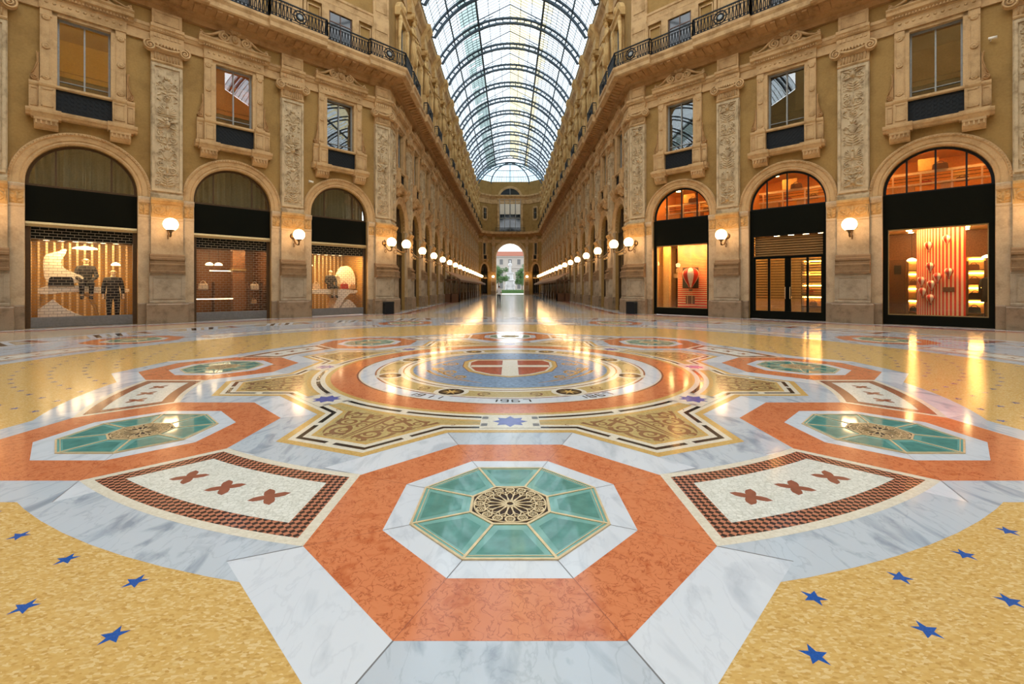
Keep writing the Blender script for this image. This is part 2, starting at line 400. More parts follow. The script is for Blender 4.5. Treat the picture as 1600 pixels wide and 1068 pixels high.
# whole slab
fb.flat([(-XA-.6, YE+CH+4), (-XA-.6, YC), (OX*2-OX-8.5, OY-5.2), (-66, OY-5.2), (-66, -13), (66, -13), (66, OY-5.2), (-OX+8.5, OY-5.2), (XA+.6, YC), (XA+.6, YE+CH+4)][::-1], LZ(0), FI['f_tan'])
disc(14.85, 1, 'f_white'); disc(14.62, 2, 'f_tan'); disc(13.38, 3, 'f_white'); disc(13.2, 4, 'f_grey')
# blocks with paired black and white bars round the outer band
for i in range(32):
    a = 2*PI*i/32
    for d, m in ((-.062, 'f_white'), (-.051, 'f_black'), (-.040, 'f_white'), (-.022, 'f_white'), (-.011, 'f_black'), (.0, 'f_white')):
        p0, p1 = pol(13.46, a+d+.014), pol(14.54, a+d-.014); rib([p0, p1], .14, 5, m)
    for b0, b1, m in ((.035, .085, 'f_grey'), (.085, .103, 'f_brown'), (.103, .107, 'f_white')):
        A = [pol(14.50, a+b0+(b1-b0)*j/4) for j in range(5)]; B = [pol(13.5, a+b0+(b1-b0)*j/4) for j in range(5)]
        fb.strip(A[::-1], B[::-1], LZ(5), FI[m])
def panel(th0, th1, half, ri, ro, e, layer, mat, mr_line=True):
    # ring segment between two medallions whose sides are parallel to each medallion's axis
    def edge(r): return math.asin(min(.99, (half+e)/r))
    n = 18; A = []; B = []
    for i in range(n+1):
        f = i/n; ra, rb = ro-e, ri+e
        a0, a1 = th0+edge(ra), th1-edge(ra); A.append(pol(ra, a0+(a1-a0)*f))
        a0, a1 = th0+edge(rb), th1-edge(rb); B.append(pol(rb, a0+(a1-a0)*f))
    fb.strip(A[::-1], B[::-1], LZ(layer), FI[mat])
def four_star(c, r, th, layer, mat='f_brown'):
    p = []
    for i in range(24):
        a = th + PI/4 + 2*PI*i/24; k = i % 6
        rr = r*(1.0, .76, .52, .34, .52, .76)[k]
        a += (0, .05, .02, 0, -.02, -.05)[k]
        p.append((c[0]+rr*math.cos(a), c[1]+rr*math.sin(a)))
    fb.add([(c[0], c[1], LZ(layer))]+[(x, y, LZ(layer)) for x, y in p], [(0, 1+i, 1+(i+1) % 24) for i in range(24)], FI[mat])
# outer ring of medallions
for k in range(8):
    th = rad(22.5+45*k)-PI/2
    panel(th, th+PI/4, 1.25, 10.40, 11.35, 0, 6, 'f_brown'); panel(th, th+PI/4, 1.25, 10.40, 11.35, .06, 7, 'f_cream')
    panel(th, th+PI/4, 1.25, 10.40, 11.35, .14, 8, 'f_brown'); panel(th, th+PI/4, 1.25, 10.40, 11.35, .20, 9, 'f_mosaic')
    for j in range(11): four_star(pol(10.875, th+PI/8+(j-5)*.052), .11, th+PI/8+(j-5)*.052, 10)
    c = pol(11.75, th); poly(octo(c, 1.50, th), 11, 'f_grey'); poly(octo(c, 1.12, th), 12, 'f_salmon'); poly(octo(c, .74, th), 13, 'f_white')
ring(9.98, 10.34, 6, 'f_grey')
disc(9.98, 7, 'f_yellow')
# blue stars in the yellow field
def star5(c, r, th, layer):
    p = [(c[0]+(r if i % 2 == 0 else r*.42)*math.cos(th+PI*i/5), c[1]+(r if i % 2 == 0 else r*.42)*math.sin(th+PI*i/5)) for i in range(10)]
    fb.add([(c[0], c[1], LZ(layer))]+[(x, y, LZ(layer)) for x, y in p], [(0, 1+i, 1+(i+1) % 10) for i in range(10)], FI['f_star'])
for j in range(12):
    r = 6.55 + .29*j
    for i in range(72):
        a = rad(-90 + 3.0 + 5*i + (2.5 if j % 2 else 0)); c = pol(r, a)
        if min(math.hypot(c[0]-pol(MR, rad(-90+45*k))[0], c[1]-pol(MR, rad(-90+45*k))[1]) for k in range(8)) < 1.72: continue
        star5(c, .060, a + random.uniform(-.4, .4), 8)
# marble ring and medallions
disc(6.42, 9, 'f_grey')
for k in range(8):
    th = rad(-90+45*k); c = pol(MR, th); poly(octo(c, 1.555, th), 10, 'f_grey')
    for i in range(8):            # slab joints
        o1, o2 = octo(c, 1.20, th)[i], octo(c, 1.555, th)[i]; rib([o1, o2], .008, 11, 'f_joint')
        if i % 2 == (k % 2):
            A = octo(c, 1.555, th); B = octo(c, 1.20, th); j = (i+1) % 8
            poly([A[i], A[j], B[j], B[i]], 10.5, 'f_white')
    panel(th, th+PI/4, 1.203, 5.08, 6.07, 0, 12, 'f_cream'); panel(th, th+PI/4, 1.203, 5.08, 6.07, .07, 13, 'f_check'); panel(th, th+PI/4, 1.203, 5.08, 6.07, .21, 14, 'f_mosaic')
    for j in (-1, 0, 1):
        a = th+PI/8+j*rad(4.5); four_star(pol(5.60, a), .14, a, 15)
    poly(octo(c, 1.203, th), 12, 'f_salmon'); poly(octo(c, .79, th), 13, 'f_white')
    for i in range(8):
        rib([octo(c, .62, th)[i], octo(c, .79, th)[i]], .006, 14, 'f_joint'); rib([octo(c, .79, th)[i], octo(c, 1.203, th)[i]], .003, 14, 'f_brown')
# star-shaped inlay of eight scroll panels
def starpoly(d):
    a = 1.563+d; q = MR-a*math.sqrt(2); cc = 4.72-d
    t2 = (cc-q*math.cos(PI/8))/(math.cos(PI/8)+math.sin(PI/8)); t1 = a*math.tan(PI/8)
    p = []
    for k in range(8):
        th = rad(-90+45*k)
        p += [loc2(th, q+t2, -t2), loc2(th, MR-a, -t1), loc2(th, MR-a, t1), loc2(th, q+t2, t2)]
    return p
def starlayer(d, layer, mat):
    p = starpoly(d); n = len(p)
    fb.add([(FCX, FCY, LZ(layer))]+[(x, y, LZ(layer)) for x, y in p], [(0, 1+i, 1+(i+1) % n) for i in range(n)], FI[mat])
starlayer(0, 12, 'f_ochre'); starlayer(.085, 13, 'f_cream'); starlayer(.145, 14, 'f_black'); starlayer(.20, 15, 'f_cream'); starlayer(.265, 16, 'f_ochre'); starlayer(.30, 17, 'f_olive')
P = starpoly(.172)
for i in range(32):               # cream breaks in the black line
    a, b = P[i], P[(i+1) % 32]; mx, my = (a[0]+b[0])/2, (a[1]+b[1])/2
    if i % 4 == 1: continue
    l = math.hypot(b[0]-a[0], b[1]-a[1]); ux, uy = (b[0]-a[0])/l*.045, (b[1]-a[1])/l*.045
    rib([(mx-ux, my-uy), (mx+ux, my+uy)], .075, 15.5, 'f_cream')
def spiral(cx, cy, r0, a0, turns, sgn, n=26, shrink=.16):
    return [(cx+r0*(1-(1-shrink)*i/(n-1))*math.cos(a0+sgn*2*PI*turns*i/(n-1)), cy+r0*(1-(1-shrink)*i/(n-1))*math.sin(a0+sgn*2*PI*turns*i/(n-1))) for i in range(n)]
def bez(p0, p1, p2, p3, n=14):
    o = []
    for i in range(n+1):
        t = i/n; o.append(tuple((1-t)**3*a+3*t*(1-t)**2*b+3*t*t*(1-t)*c+t**3*d for a, b, c, d in zip(p0, p1, p2, p3)))
    return o
SCR = [spiral(4.19, .18, .13, -1.0, 1.5, 1), spiral(3.93, .33, .13, 2.4, 1.5, -1), spiral(3.70, .44, .09, 1.0, 1.4, 1), spiral(3.67, .15, .085, 3.4, 1.4, -1), spiral(3.97, .10, .07, 0, 1.3, 1), spiral(4.35, .20, .06, 2, 1.2, -1),
       bez((3.56, 0), (3.75, .06), (4.0, .02), (4.40, .015)), bez((3.60, .28), (3.75, .22), (3.85, .12), (4.08, .22)), bez((3.80, .42), (3.72, .30), (3.70, .25), (3.62, .05)),
       bez((4.06, .38), (4.14, .40), (4.24, .38), (4.34, .30)), bez((3.58, .62), (3.66, .58), (3.74, .56), (3.86, .46)), bez((4.05, .24), (4.1, .1), (4.25, .05), (4.38, .10)), bez((3.84, .22), (3.9, .16), (3.85, .06), (3.8, .03)), bez((4.38, .25), (4.3, .22), (4.28, .12), (4.32, .05)), bez((3.98, .46), (4.0, .4), (3.92, .48), (3.85, .5)), bez((3.60, .52), (3.64, .45), (3.60, .38), (3.58, .30)), spiral(3.58, .80, .035, 0, 1, 1)]
for k in range(8):
    th = rad(-67.5+45*k)
    for s_ in (-1, 1):
        for c in SCR: rib([loc2(th, r, t*s_) for r, t in c], .060 if len(c) == 15 else min(.062, .36*math.dist(c[0], c[4])), 18, 'f_scroll', True)
# rings round the emblem
for r, m in ((3.52, 'f_ochre'), (3.46, 'f_cream'), (3.385, 'f_black'), (3.325, 'f_cream'), (3.25, 'f_ochre'), (3.17, 'f_salmon')):
    ly = 19 + ('f_ochre f_cream'.split().index(m) if False else 0)
    disc(r, ly + (3.52-r)*8, m)
for k in range(8):                # star tiles on the ring
    th = rad(-90+45*k)
    poly([loc2(th, 3.27, -.33), loc2(th, 3.74, -.33), loc2(th, 3.74, .33), loc2(th, 3.27, .33)], 22.2, 'f_cream')
    c = loc2(th, 3.50, 0); p = [(c[0]+(.20 if i % 2 == 0 else .13)*math.cos(th+PI*i/8), c[1]+(.20 if i % 2 == 0 else .13)*math.sin(th+PI*i/8)) for i in range(16)]
    poly(p, 22.8, 'f_violet')
    for t in (-.285, .285):
        for r in (3.36, 3.62): poly([loc2(th, r-.05, t-.035), loc2(th, r+.05, t-.035), loc2(th, r+.05, t+.035), loc2(th, r-.05, t+.035)], 22.8, 'f_joint')
    th2 = th+PI/8; rib([loc2(th2, 3.355, -.045), loc2(th2, 3.355, .045)], .09, 22.2, 'f_cream')
for i, (r, m) in enumerate(((2.76, 'f_brown'), (2.73, 'f_cream'), (2.70, 'f_white'), (2.46, 'f_brown'), (2.43, 'f_cream'), (2.38, 'f_olive'), (2.06, 'f_cream'), (1.98, 'f_brown'), (1.95, 'f_cream'), (1.86, 'f_olive'), (1.80, 'f_blue'))):
    disc(r, 23+i*.7, m)
EL = 31.5
for k in range(8):                # roundels between the rings
    a = rad(-67.5+45*k); c = pol(2.22, a)
    for j, (r, m) in enumerate(((.255, 'f_cream'), (.185, 'f_black'))):
        poly([(c[0]+r*math.cos(2*PI*i/28), c[1]+r*math.sin(2*PI*i/28)) for i in range(28)], EL+j*.7, m)
    p = [(c[0]+(.165 if i % 2 == 0 else .05)*math.cos(a+PI*i/8), c[1]+(.165 if i % 2 == 0 else .05)*math.sin(a+PI*i/8)) for i in range(16)]
    fb.add([(c[0], c[1], LZ(EL+1.4))]+[(x, y, LZ(EL+1.4)) for x, y in p], [(0, 1+i, 1+(i+1) % 16) for i in range(16)], FI['f_ochre'])
    a2 = rad(-90+45*k)
    for s_ in (-1, 1): rib(spiral(*pol(2.22, a2+s_*.16), .11, a2, 1.5, s_), .035, EL, 'f_scroll', True)
# shield with a cross, knots of ribbon on the blue ground
def shield(sx, sy, cy):
    p = [(-.70*sx, .80*sy), (.70*sx, .80*sy), (.82*sx, .55*sy), (.80*sx, .05*sy), (.66*sx, -.42*sy), (.36*sx, -.74*sy), (0, -.90*sy), (-.36*sx, -.74*sy), (-.66*sx, -.42*sy), (-.80*sx, .05*sy), (-.82*sx, .55*sy)]
    return [(FCX+x, FCY+y+cy) for x, y in p][::-1]
for i, (s_, m) in enumerate(((1.14, 'f_brown'), (1.12, 'f_ochre'), (1.05, 'f_olive'), (1.01, 'f_cream'), (.95, 'f_red'))): poly(shield(s_, s_, 0)[::-1], EL+i*.7, m)
poly([(-.15, FCY-.86), (.15, FCY-.86), (.15, FCY+.76), (-.15, FCY+.76)], EL+4, 'f_cream'); poly([(-.75, FCY-.02), (.75, FCY-.02), (.75, FCY+.20), (-.75, FCY+.20)], EL+4.3, 'f_cream')
for s_ in (-1, 1):
    for c in (spiral(1.10, -.55, .17, 0, 1.6, 1), spiral(1.30, -.25, .13, 2, 1.6, -1), spiral(.86, -.98, .12, 1, 1.5, 1), bez((1.45, -.1), (1.2, -.6), (1.0, -1.1), (.45, -1.45)), bez((1.5, -.35), (1.35, -.8), (.9, -1.2), (.65, -1.35)), bez((.98, -.75), (1.2, -.85), (1.25, -.5), (1.0, -.35)), spiral(1.15, .35, .16, 0, 1.5, -1), bez((1.5, .2), (1.35, .6), (1.2, .9), (.8, 1.2))):
        rib([(FCX+x*s_, FCY+y) for x, y in c], .075, EL, 'f_ochre', True); rib([(FCX+x*s_, FCY+y) for x, y in c], .03, EL+.6, 'f_scroll', True)
# years set in the pale ring
SEG = {'0': 'abcdef', '1': 'bc', '6': 'afedcg', '7': 'abc', '8': 'abcdefg', '9': 'abcdfg'}
def digit(ch, th, r):
    w, h = .045, .066
    P_ = {'a': ((-w, h), (w, h)), 'b': ((w, h), (w, 0)), 'c': ((w, 0), (w, -h)), 'd': ((-w, -h), (w, -h)), 'e': ((-w, 0), (-w, -h)), 'f': ((-w, h), (-w, 0)), 'g': ((-w, 0), (w, 0))}
    for s_ in SEG[ch]:
        (x0, y0), (x1, y1) = P_[s_]
        rib([loc2(th, r-y0, x0), loc2(th, r-y1, x1)], .024, EL-1, 'f_black')
for base, txt in ((-22.5-5, '1911'), (0, '1967'), (22.5+5, '1867')):
    for i, ch in enumerate(txt): digit(ch, rad(-90+base+(i-1.5)*3.3), 2.58)
# straight bands along the shop fronts and the long arcade floor
wl = [FL(-9)[:2], (-XA, YC), (-XA, YE)]; wr = [(XA, YE), (XA, YC), FR(9)[:2]]
for pth in (wl, wr):
    for i, (w0, w1, m) in enumerate(((.3, .75, 'f_grey'), (.75, .9, 'f_white'), (.9, 1.45, 'f_brown'), (1.45, 1.55, 'f_white'), (1.55, 1.75, 'f_salmon'))):
        fb.sweep(pth, [(w0, LZ(5.5)), (w1, LZ(5.5))], FI[m], caps=False)
    for i, (w0, w1, m) in enumerate(((2.6, 2.75, 'f_white'), (2.75, 3.5, 'f_grey'), (3.5, 3.6, 'f_white'))):
        fb.sweep(pth[1:] if pth is wl else pth[:2], [(w0, LZ(5.5)), (w1, LZ(5.5))], FI[m], caps=False)
for k in range(0, 16):
    y = 28.5 + ABAY*k
    for o, w, m in ((0, .5, 'f_white'), (.5, .22, 'f_brown'), (1.6, .9, 'f_grey'), (3.3, .25, 'f_salmon')):
        poly([(-3.6, y+o), (3.6, y+o), (3.6, y+o+w), (-3.6, y+o+w)], 4, m)
floor = struct(fb.obj('floor', FM))

# glazed octagonal lights in the floor
def floor_light(small=False):
    root = thing('floor_light', 'x', 'floor light')
    ro, ri = (.63, .27)
    def oc(ap): return [(ap/math.cos(PI/8)*math.cos(PI/8+i*PI/4), ap/math.cos(PI/8)*math.sin(PI/8+i*PI/4)) for i in range(8)]
    O, I = oc(ro), oc(ri)
    for i in range(8):
        j = (i+1) % 8; mb = MB()
        mb.flat([O[i], O[j], I[j], I[i]], .004, 0)
        cx = sum(p[0] for p in (O[i], O[j], I[j], I[i]))/4; cy = sum(p[1] for p in (O[i], O[j], I[j], I[i]))/4
        q = [(cx+(p[0]-cx)*s_, cy+(p[1]-cy)*s_) for p, s_ in ((O[i], .74), (O[j], .74), (I[j], .66), (I[i], .66))]
        mb.flat(q, .0048, 1); mb.obj('glass_pane', ['teal', 'tealin'], root)
    mb = MB()
    mb.ribbon(oc(ro), .016, .008, 0, .008, loop=True); mb.ribbon(oc(ro-.028), .006, .007, 0, .006, loop=True)
    for i in range(8):
        mb.ribbon([I[i], O[i]], .017, .0085, 0, .008)
    mb.obj('brass_frame', 'brass', root)
    mb = MB(); mb.flat(oc(ri), .003, 1)
    def circ(cx, cy, r, n=14): return [(cx+r*math.cos(2*PI*i/n), cy+r*math.sin(2*PI*i/n)) for i in range(n+1)]
    Z = .010
    mb.ribbon(oc(ri-.006), .02, Z, 0, .008, loop=True); mb.ribbon(circ(0, 0, .248, 40), .010, Z, 0, .006)
    for i in range(16):
        a = 2*PI*i/16; c = (.212*math.cos(a), .212*math.sin(a)); mb.ribbon(circ(*c, .031), .010, Z+.001, 0, .006)
        for j in range(4): mb.ribbon(circ(c[0]+.013*math.cos(a+j*PI/2), c[1]+.013*math.sin(a+j*PI/2), .009, 6), .004, Z, 0, .004)
        e = .17; p = [(.03*math.cos(a), .03*math.sin(a))]
        for t, w in ((.06, .008), (.10, .020), (.14, .022), (.172, .0)): p.append((t*math.cos(a)-w*math.sin(a), t*math.sin(a)+w*math.cos(a)))
        mb.ribbon(p, .0075, Z, 0, .006)
        p = [(.03*math.cos(a), .03*math.sin(a))]
        for t, w in ((.06, .008), (.10, .020), (.14, .022), (.172, .0)): p.append((t*math.cos(a)+w*math.sin(a), t*math.sin(a)-w*math.cos(a)))
        mb.ribbon(p, .0075, Z, 0, .006)
        a += PI/16; mb.ribbon([(.10*math.cos(a), .10*math.sin(a)), (.178*math.cos(a), .178*math.sin(a))], .007, Z, 0, .006)
    mb.ribbon(circ(0, 0, .178, 32), .008, Z, 0, .006); mb.ribbon(circ(0, 0, .03, 12), .014, Z, 0, .006)
    mb.obj('brass_rosette', ['brass', 'void'], root)
    return root
fl0 = floor_light()
LBL = {0: 'octagonal green glass floor light nearest the camera, in a salmon marble frame',
       1: 'octagonal green glass floor light at right foreground, near the right edge',
       2: 'octagonal green glass floor light right of the emblem, level with its middle',
       3: 'octagonal green glass floor light behind and right of the emblem',
       4: 'octagonal green glass floor light straight behind the emblem',
       5: 'octagonal green glass floor light behind and left of the emblem',
       6: 'octagonal green glass floor light left of the emblem, level with its middle',
       7: 'octagonal green glass floor light at left foreground, near the left edge'}
for k in range(8):
    th = rad(-90+45*k); p = pol(MR, th)
    if k == 0: o = fl0; o.location = (*p, LZ(14)); o.rotation_euler = (0, 0, th); o['label'] = LBL[0]; o['group'] = 'inner ring of floor lights'
    else: o = dup(fl0, (*p, LZ(14)), th, LBL[k], 'inner ring of floor lights')
LBO = {2: 'dark glass outer-ring floor light before the left shop fronts', 3: 'dark glass outer-ring floor light at the arcade mouth, left of the axis',
       4: 'dark glass outer-ring floor light at the arcade mouth, right of the axis', 5: 'dark glass outer-ring floor light before the right shop fronts'}
for k, sgn in ((2, -1), (3, -1), (4, 1), (5, 1)):
    a = {2: 180+22.5-0, 3: 90+22.5, 4: 67.5, 5: -22.5+0}[k]
    if k == 2: a = 157.5
    if k == 5: a = 22.5
    p = pol(11.75, rad(a)); dup(fl0, (*p, LZ(14)), rad(a), LBO[k], 'outer ring of floor lights')
# ------------------------------------------------------------------ walls
M['mould'] = stone('shaded_dirty_pier_moulding', (.27, .165, .08), (.17, .10, .045), scale=1.5)  # dark brown holds shade as well as dirt on the moulding
ZTOP = 25.0
def wall_bay(mb, c, sx, hw, x0=None, x1=None, ztop=ZTOP, rev=.42, wrev=.30, window=True):
    r = 1.6*sx; zc = 5.45; L_, R_ = (c-hw if x0 is None else x0), (c+hw if x1 is None else x1); N = 20; wx = .78*sx
    def q(a, b, z0, z1): mb.add([(a, 0, z0), (b, 0, z0), (b, 0, z1), (a, 0, z1)], [(0, 1, 2, 3)])
    q(L_, c-r, 0, zc); q(c+r, R_, 0, zc)
    zt = 7.70
    q(L_, c-r, zc, zt); q(c+r, R_, zc, zt)
    P_ = [(c-r*math.cos(PI*i/N), zc+1.6*math.sin(PI*i/N)) for i in range(N+1)]
    for i in range(N):
        a, b = P_[i], P_[i+1]; mb.add([(a[0], 0, a[1]), (b[0], 0, b[1]), (b[0], 0, zt), (a[0], 0, zt)], [(0, 1, 2, 3)])
    path = [(c-r, 0)]+P_+[(c+r, 0)]
    for a, b in zip(path[:-1], path[1:]): mb.add([(a[0], 0, a[1]), (a[0], rev, a[1]), (b[0], rev, b[1]), (b[0], 0, b[1])], [(0, 1, 2, 3)])
    if window:
        q(L_, R_, zt, 8.12); q(L_, c-wx, 8.12, 11.9); q(c+wx, R_, 8.12, 11.9); q(L_, R_, 11.9, ztop)
        for a, b in (((c-wx, 8.12), (c-wx, 11.9)), ((c-wx, 11.9), (c+wx, 11.9)), ((c+wx, 11.9), (c+wx, 8.12)), ((c+wx, 8.12), (c-wx, 8.12))):
            mb.add([(a[0], 0, a[1]), (a[0], wrev, a[1]), (b[0], wrev, b[1]), (b[0], 0, b[1])], [(0, 1, 2, 3)])
    else: q(L_, R_, zt, ztop)
    return L_, R_
def wall_obj(name, f, centers, sx, ends, **kw):
    mb = MB(); n = len(centers)
    for i, c in enumerate(centers):
        h = BAY*sx/2
        wall_bay(mb, c, sx, h, x0=ends[0] if i == 0 else None, x1=ends[1] if i == n-1 else None, **kw)
    return struct(mb.obj(name, 'stucco', None, f(0), f.rz))
OC = [-BAY, 0, BAY]
wall_obj('wall_left', FL, OC, 1, (-UC, UC)); wall_obj('wall_right', FR, OC, 1, (-UC, UC))
AC = [arm_u(k+.5) for k in range(NARC)]
wall_obj('wall_left_arcade', AL, AC, AS, (0, YE-YC)); wall_obj('wall_right_arcade', AR, [-c for c in AC][::-1], AS, (-(YE-YC), 0))
CL = frame(-XA+CH/2, YE+CH/2, 45); CR = frame(XA-CH/2, YE+CH/2, -45); CLEN = CH*math.sqrt(2); EF = frame(0, YE+CH, 0); EX = XA-CH
wall_obj('wall_left_chamfer', CL, [0], .66, (-CLEN/2, CLEN/2), ztop=26); wall_obj('wall_right_chamfer', CR, [0], .66, (-CLEN/2, CLEN/2), ztop=26)
# end wall with the great arch
mb = MB(); r = 3.25; zc = 8.8; N = 32
def q(a, b, z0, z1): mb.add([(a, 0, z0), (b, 0, z0), (b, 0, z1), (a, 0, z1)], [(0, 1, 2, 3)])
q(-EX, -r, 0, 13.2); q(r, EX, 0, 13.2)
P_ = [(-r*math.cos(PI*i/N), zc+r*math.sin(PI*i/N)) for i in range(N+1)]
for a, b in zip(P_[:-1], P_[1:]): mb.add([(a[0], 0, a[1]), (b[0], 0, b[1]), (b[0], 0, 13.2), (a[0], 0, 13.2)], [(0, 1, 2, 3)])
pth = [(-r, 0)]+P_+[(r, 0)]
for a, b in zip(pth[:-1], pth[1:]): mb.add([(a[0], 0, a[1]), (a[0], 3.6, a[1]), (b[0], 3.6, b[1]), (b[0], 0, b[1])], [(0, 1, 2, 3)])
q(-EX, EX, 13.2, 26); struct(mb.obj('wall_end', 'stucco', None, EF(0)))
mb = MB(); mb.arch([(3.25, .02), (3.25, -.14), (3.42, -.2), (3.8, -.2), (3.95, -.1), (3.95, .0)], 8.8, 0.9, 36); struct(mb.obj('trim_1', 'trim', None, EF(0)))
# walls behind and beside the camera
mb = MB()
def wq(x0, y0, x1, y1, z0=0, z1=30): mb.add([(x0, y0, z0), (x1, y1, z0), (x1, y1, z1), (x0, y0, z1)], [(0, 1, 2, 3)])
a0 = FL(-UC); b0 = FR(UC); SYM = 8.25
wq(a0[0], a0[1], -66, a0[1], 0, 25); wq(-66, a0[1], -66, 2*SYM-a0[1], 0, 31); wq(-66, 2*SYM-a0[1], a0[0], 2*SYM-a0[1], 0, 25); wq(a0[0], 2*SYM-a0[1], -XA, 2*SYM-YC)
struct(mb.obj('wall_left_rear', 'stucco')); mb = MB()
wq(66, a0[1], b0[0], a0[1], 0, 25); wq(66, 2*SYM-a0[1], 66, a0[1], 0, 31); wq(b0[0], 2*SYM-a0[1], 66, 2*SYM-a0[1], 0, 25); wq(XA, 2*SYM-YC, b0[0], 2*SYM-a0[1])
struct(mb.obj('wall_right_rear', 'stucco')); mb = MB()
wq(-XA, 2*SYM-YC, -XA, -22, 0, 25); wq(-XA, -22, XA, -22, 0, 31); wq(XA, -22, XA, 2*SYM-YC, 0, 25); struct(mb.obj('wall_back', 'stucco'))
# upper storey of the rotunda above the side walls (they stop at 25 m; the dome springs at 30 m)
mb = MB()
for f in (FL, FR):
    p, q_ = f(-UC), f(UC); mb.add([(p[0], p[1], 25), (q_[0], q_[1], 25), (q_[0], q_[1], 30), (p[0], p[1], 30)], [(0, 1, 2, 3)])
struct(mb.obj('wall_upper_rotunda', 'stucco'))

# ------------------------------------------------------------------ continuous mouldings (whole loop)
LOOP = [FL(-UC)[:2], (-XA, YC), (-XA, YE), (-EX, YE+CH), (EX, YE+CH), (XA, YE), (XA, YC), FR(UC)[:2]]
STR = [(0, 11.92), (.09, 11.92), (.10, 12.10), (.05, 12.12), (.05, 12.32), (.10, 12.34), (.16, 12.46), (.20, 12.50), (.20, 12.62), (0, 12.66)]
mb = MB(); mb.sweep(LOOP, STR); struct(mb.obj('trim_2', 'trim'))
COR = [(0, 13.28), (.14, 13.32), (.18, 13.52), (.36, 13.60), (.40, 13.72), (.95, 13.90), (1.0, 13.96), (1.0, 14.16), (1.07, 14.30), (1.07, 14.42), (0, 14.42)]
mb = MB(); mb.sweep(LOOP, COR[5:]); cornice = struct(mb.obj('trim_3', 'trim'))
mb = MB(); mb.sweep(LOOP, COR[:6], caps=False); mb.obj('soffit', 'trimd', cornice)  # darker tone paints the shade under the cornice into the soffit
TOPC = [(0, 20.9), (.12, 20.9), (.14, 21.3), (.09, 21.32), (.09, 21.95), (.16, 22.0), (.26, 22.25), (.48, 22.5), (.55, 22.62), (.55, 22.9), (0, 23.0)]
mb = MB(); mb.sweep(LOOP, TOPC); struct(mb.obj('trim_4', 'trim'))
BND = [(0, 16.95), (.06, 16.95), (.08, 17.25), (.12, 17.3), (.12, 17.42), (0, 17.45)]
mb = MB(); mb.sweep(LOOP[:2], BND); mb.sweep(LOOP[-2:], BND); struct(mb.obj('trim_5', 'trim'))
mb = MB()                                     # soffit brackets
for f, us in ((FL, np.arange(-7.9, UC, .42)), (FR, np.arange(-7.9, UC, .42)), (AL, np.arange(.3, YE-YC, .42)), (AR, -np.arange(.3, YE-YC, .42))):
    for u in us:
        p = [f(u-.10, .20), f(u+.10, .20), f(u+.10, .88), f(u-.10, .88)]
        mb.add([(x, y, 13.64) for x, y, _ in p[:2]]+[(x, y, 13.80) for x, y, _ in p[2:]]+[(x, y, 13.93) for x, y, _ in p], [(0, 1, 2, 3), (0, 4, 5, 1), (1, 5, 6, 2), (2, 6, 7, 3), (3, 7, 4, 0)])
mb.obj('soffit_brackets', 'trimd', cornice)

# ------------------------------------------------------------------ carved relief panels (height fields)
def relief(W, H, strokes, res, depth=1.0):
    nx, nz = int(W/res)+1, int(H/res)+1
    h = np.zeros((nz, nx)); X = np.linspace(-W/2, W/2, nx); Z = np.linspace(0, H, nz)
    for pts, rs in strokes:
        pts = np.array(pts, float); L = len(pts); rs = np.broadcast_to(np.array(rs, float), (L,)) if np.ndim(rs) else np.full(L, rs)
        for sgn in (1, -1):
            for i in range(L-1):
                d = np.hypot(*(pts[i+1]-pts[i])); k = max(1, int(d/(res*.9)))
                for j in range(k):
                    f = j/k; x, z = pts[i]*(1-f)+pts[i+1]*f; r = rs[i]*(1-f)+rs[i+1]*f; x *= sgn
                    i0, i1 = max(0, int((x-r+W/2)/res)), min(nx, int((x+r+W/2)/res)+2); j0, j1 = max(0, int((z-r)/res)), min(nz, int((z+r)/res)+2)
                    if i0 >= i1 or j0 >= j1: continue
                    dd = r*r-(X[None, i0:i1]-x)**2-(Z[j0:j1, None]-z)**2
                    h[j0:j1, i0:i1] = np.maximum(h[j0:j1, i0:i1], np.sqrt(np.maximum(dd, 0)))
    h[:, 0] = h[:, -1] = 0; h[0] = h[-1] = 0
    vs = [(X[i], -h[j, i]*depth, Z[j]) for j in range(nz) for i in range(nx)]
    fs = [(j*nx+i, j*nx+i+1, (j+1)*nx+i+1, (j+1)*nx+i) for j in range(nz-1) for i in range(nx-1)]
    return vs, fs
def sp(cx, cz, r0, a0, turns, sg, n=22, shrink=.15, w=.03): return (spiral(cx, cz, r0, a0, turns, sg, n, shrink), np.linspace(w, w*.8, n))
def leaf(x0, z0, x1, z1, w): return ([(x0+(x1-x0)*t, z0+(z1-z0)*t) for t in np.linspace(0, 1, 8)], w*np.sin(np.linspace(.25, PI-.1, 8)))
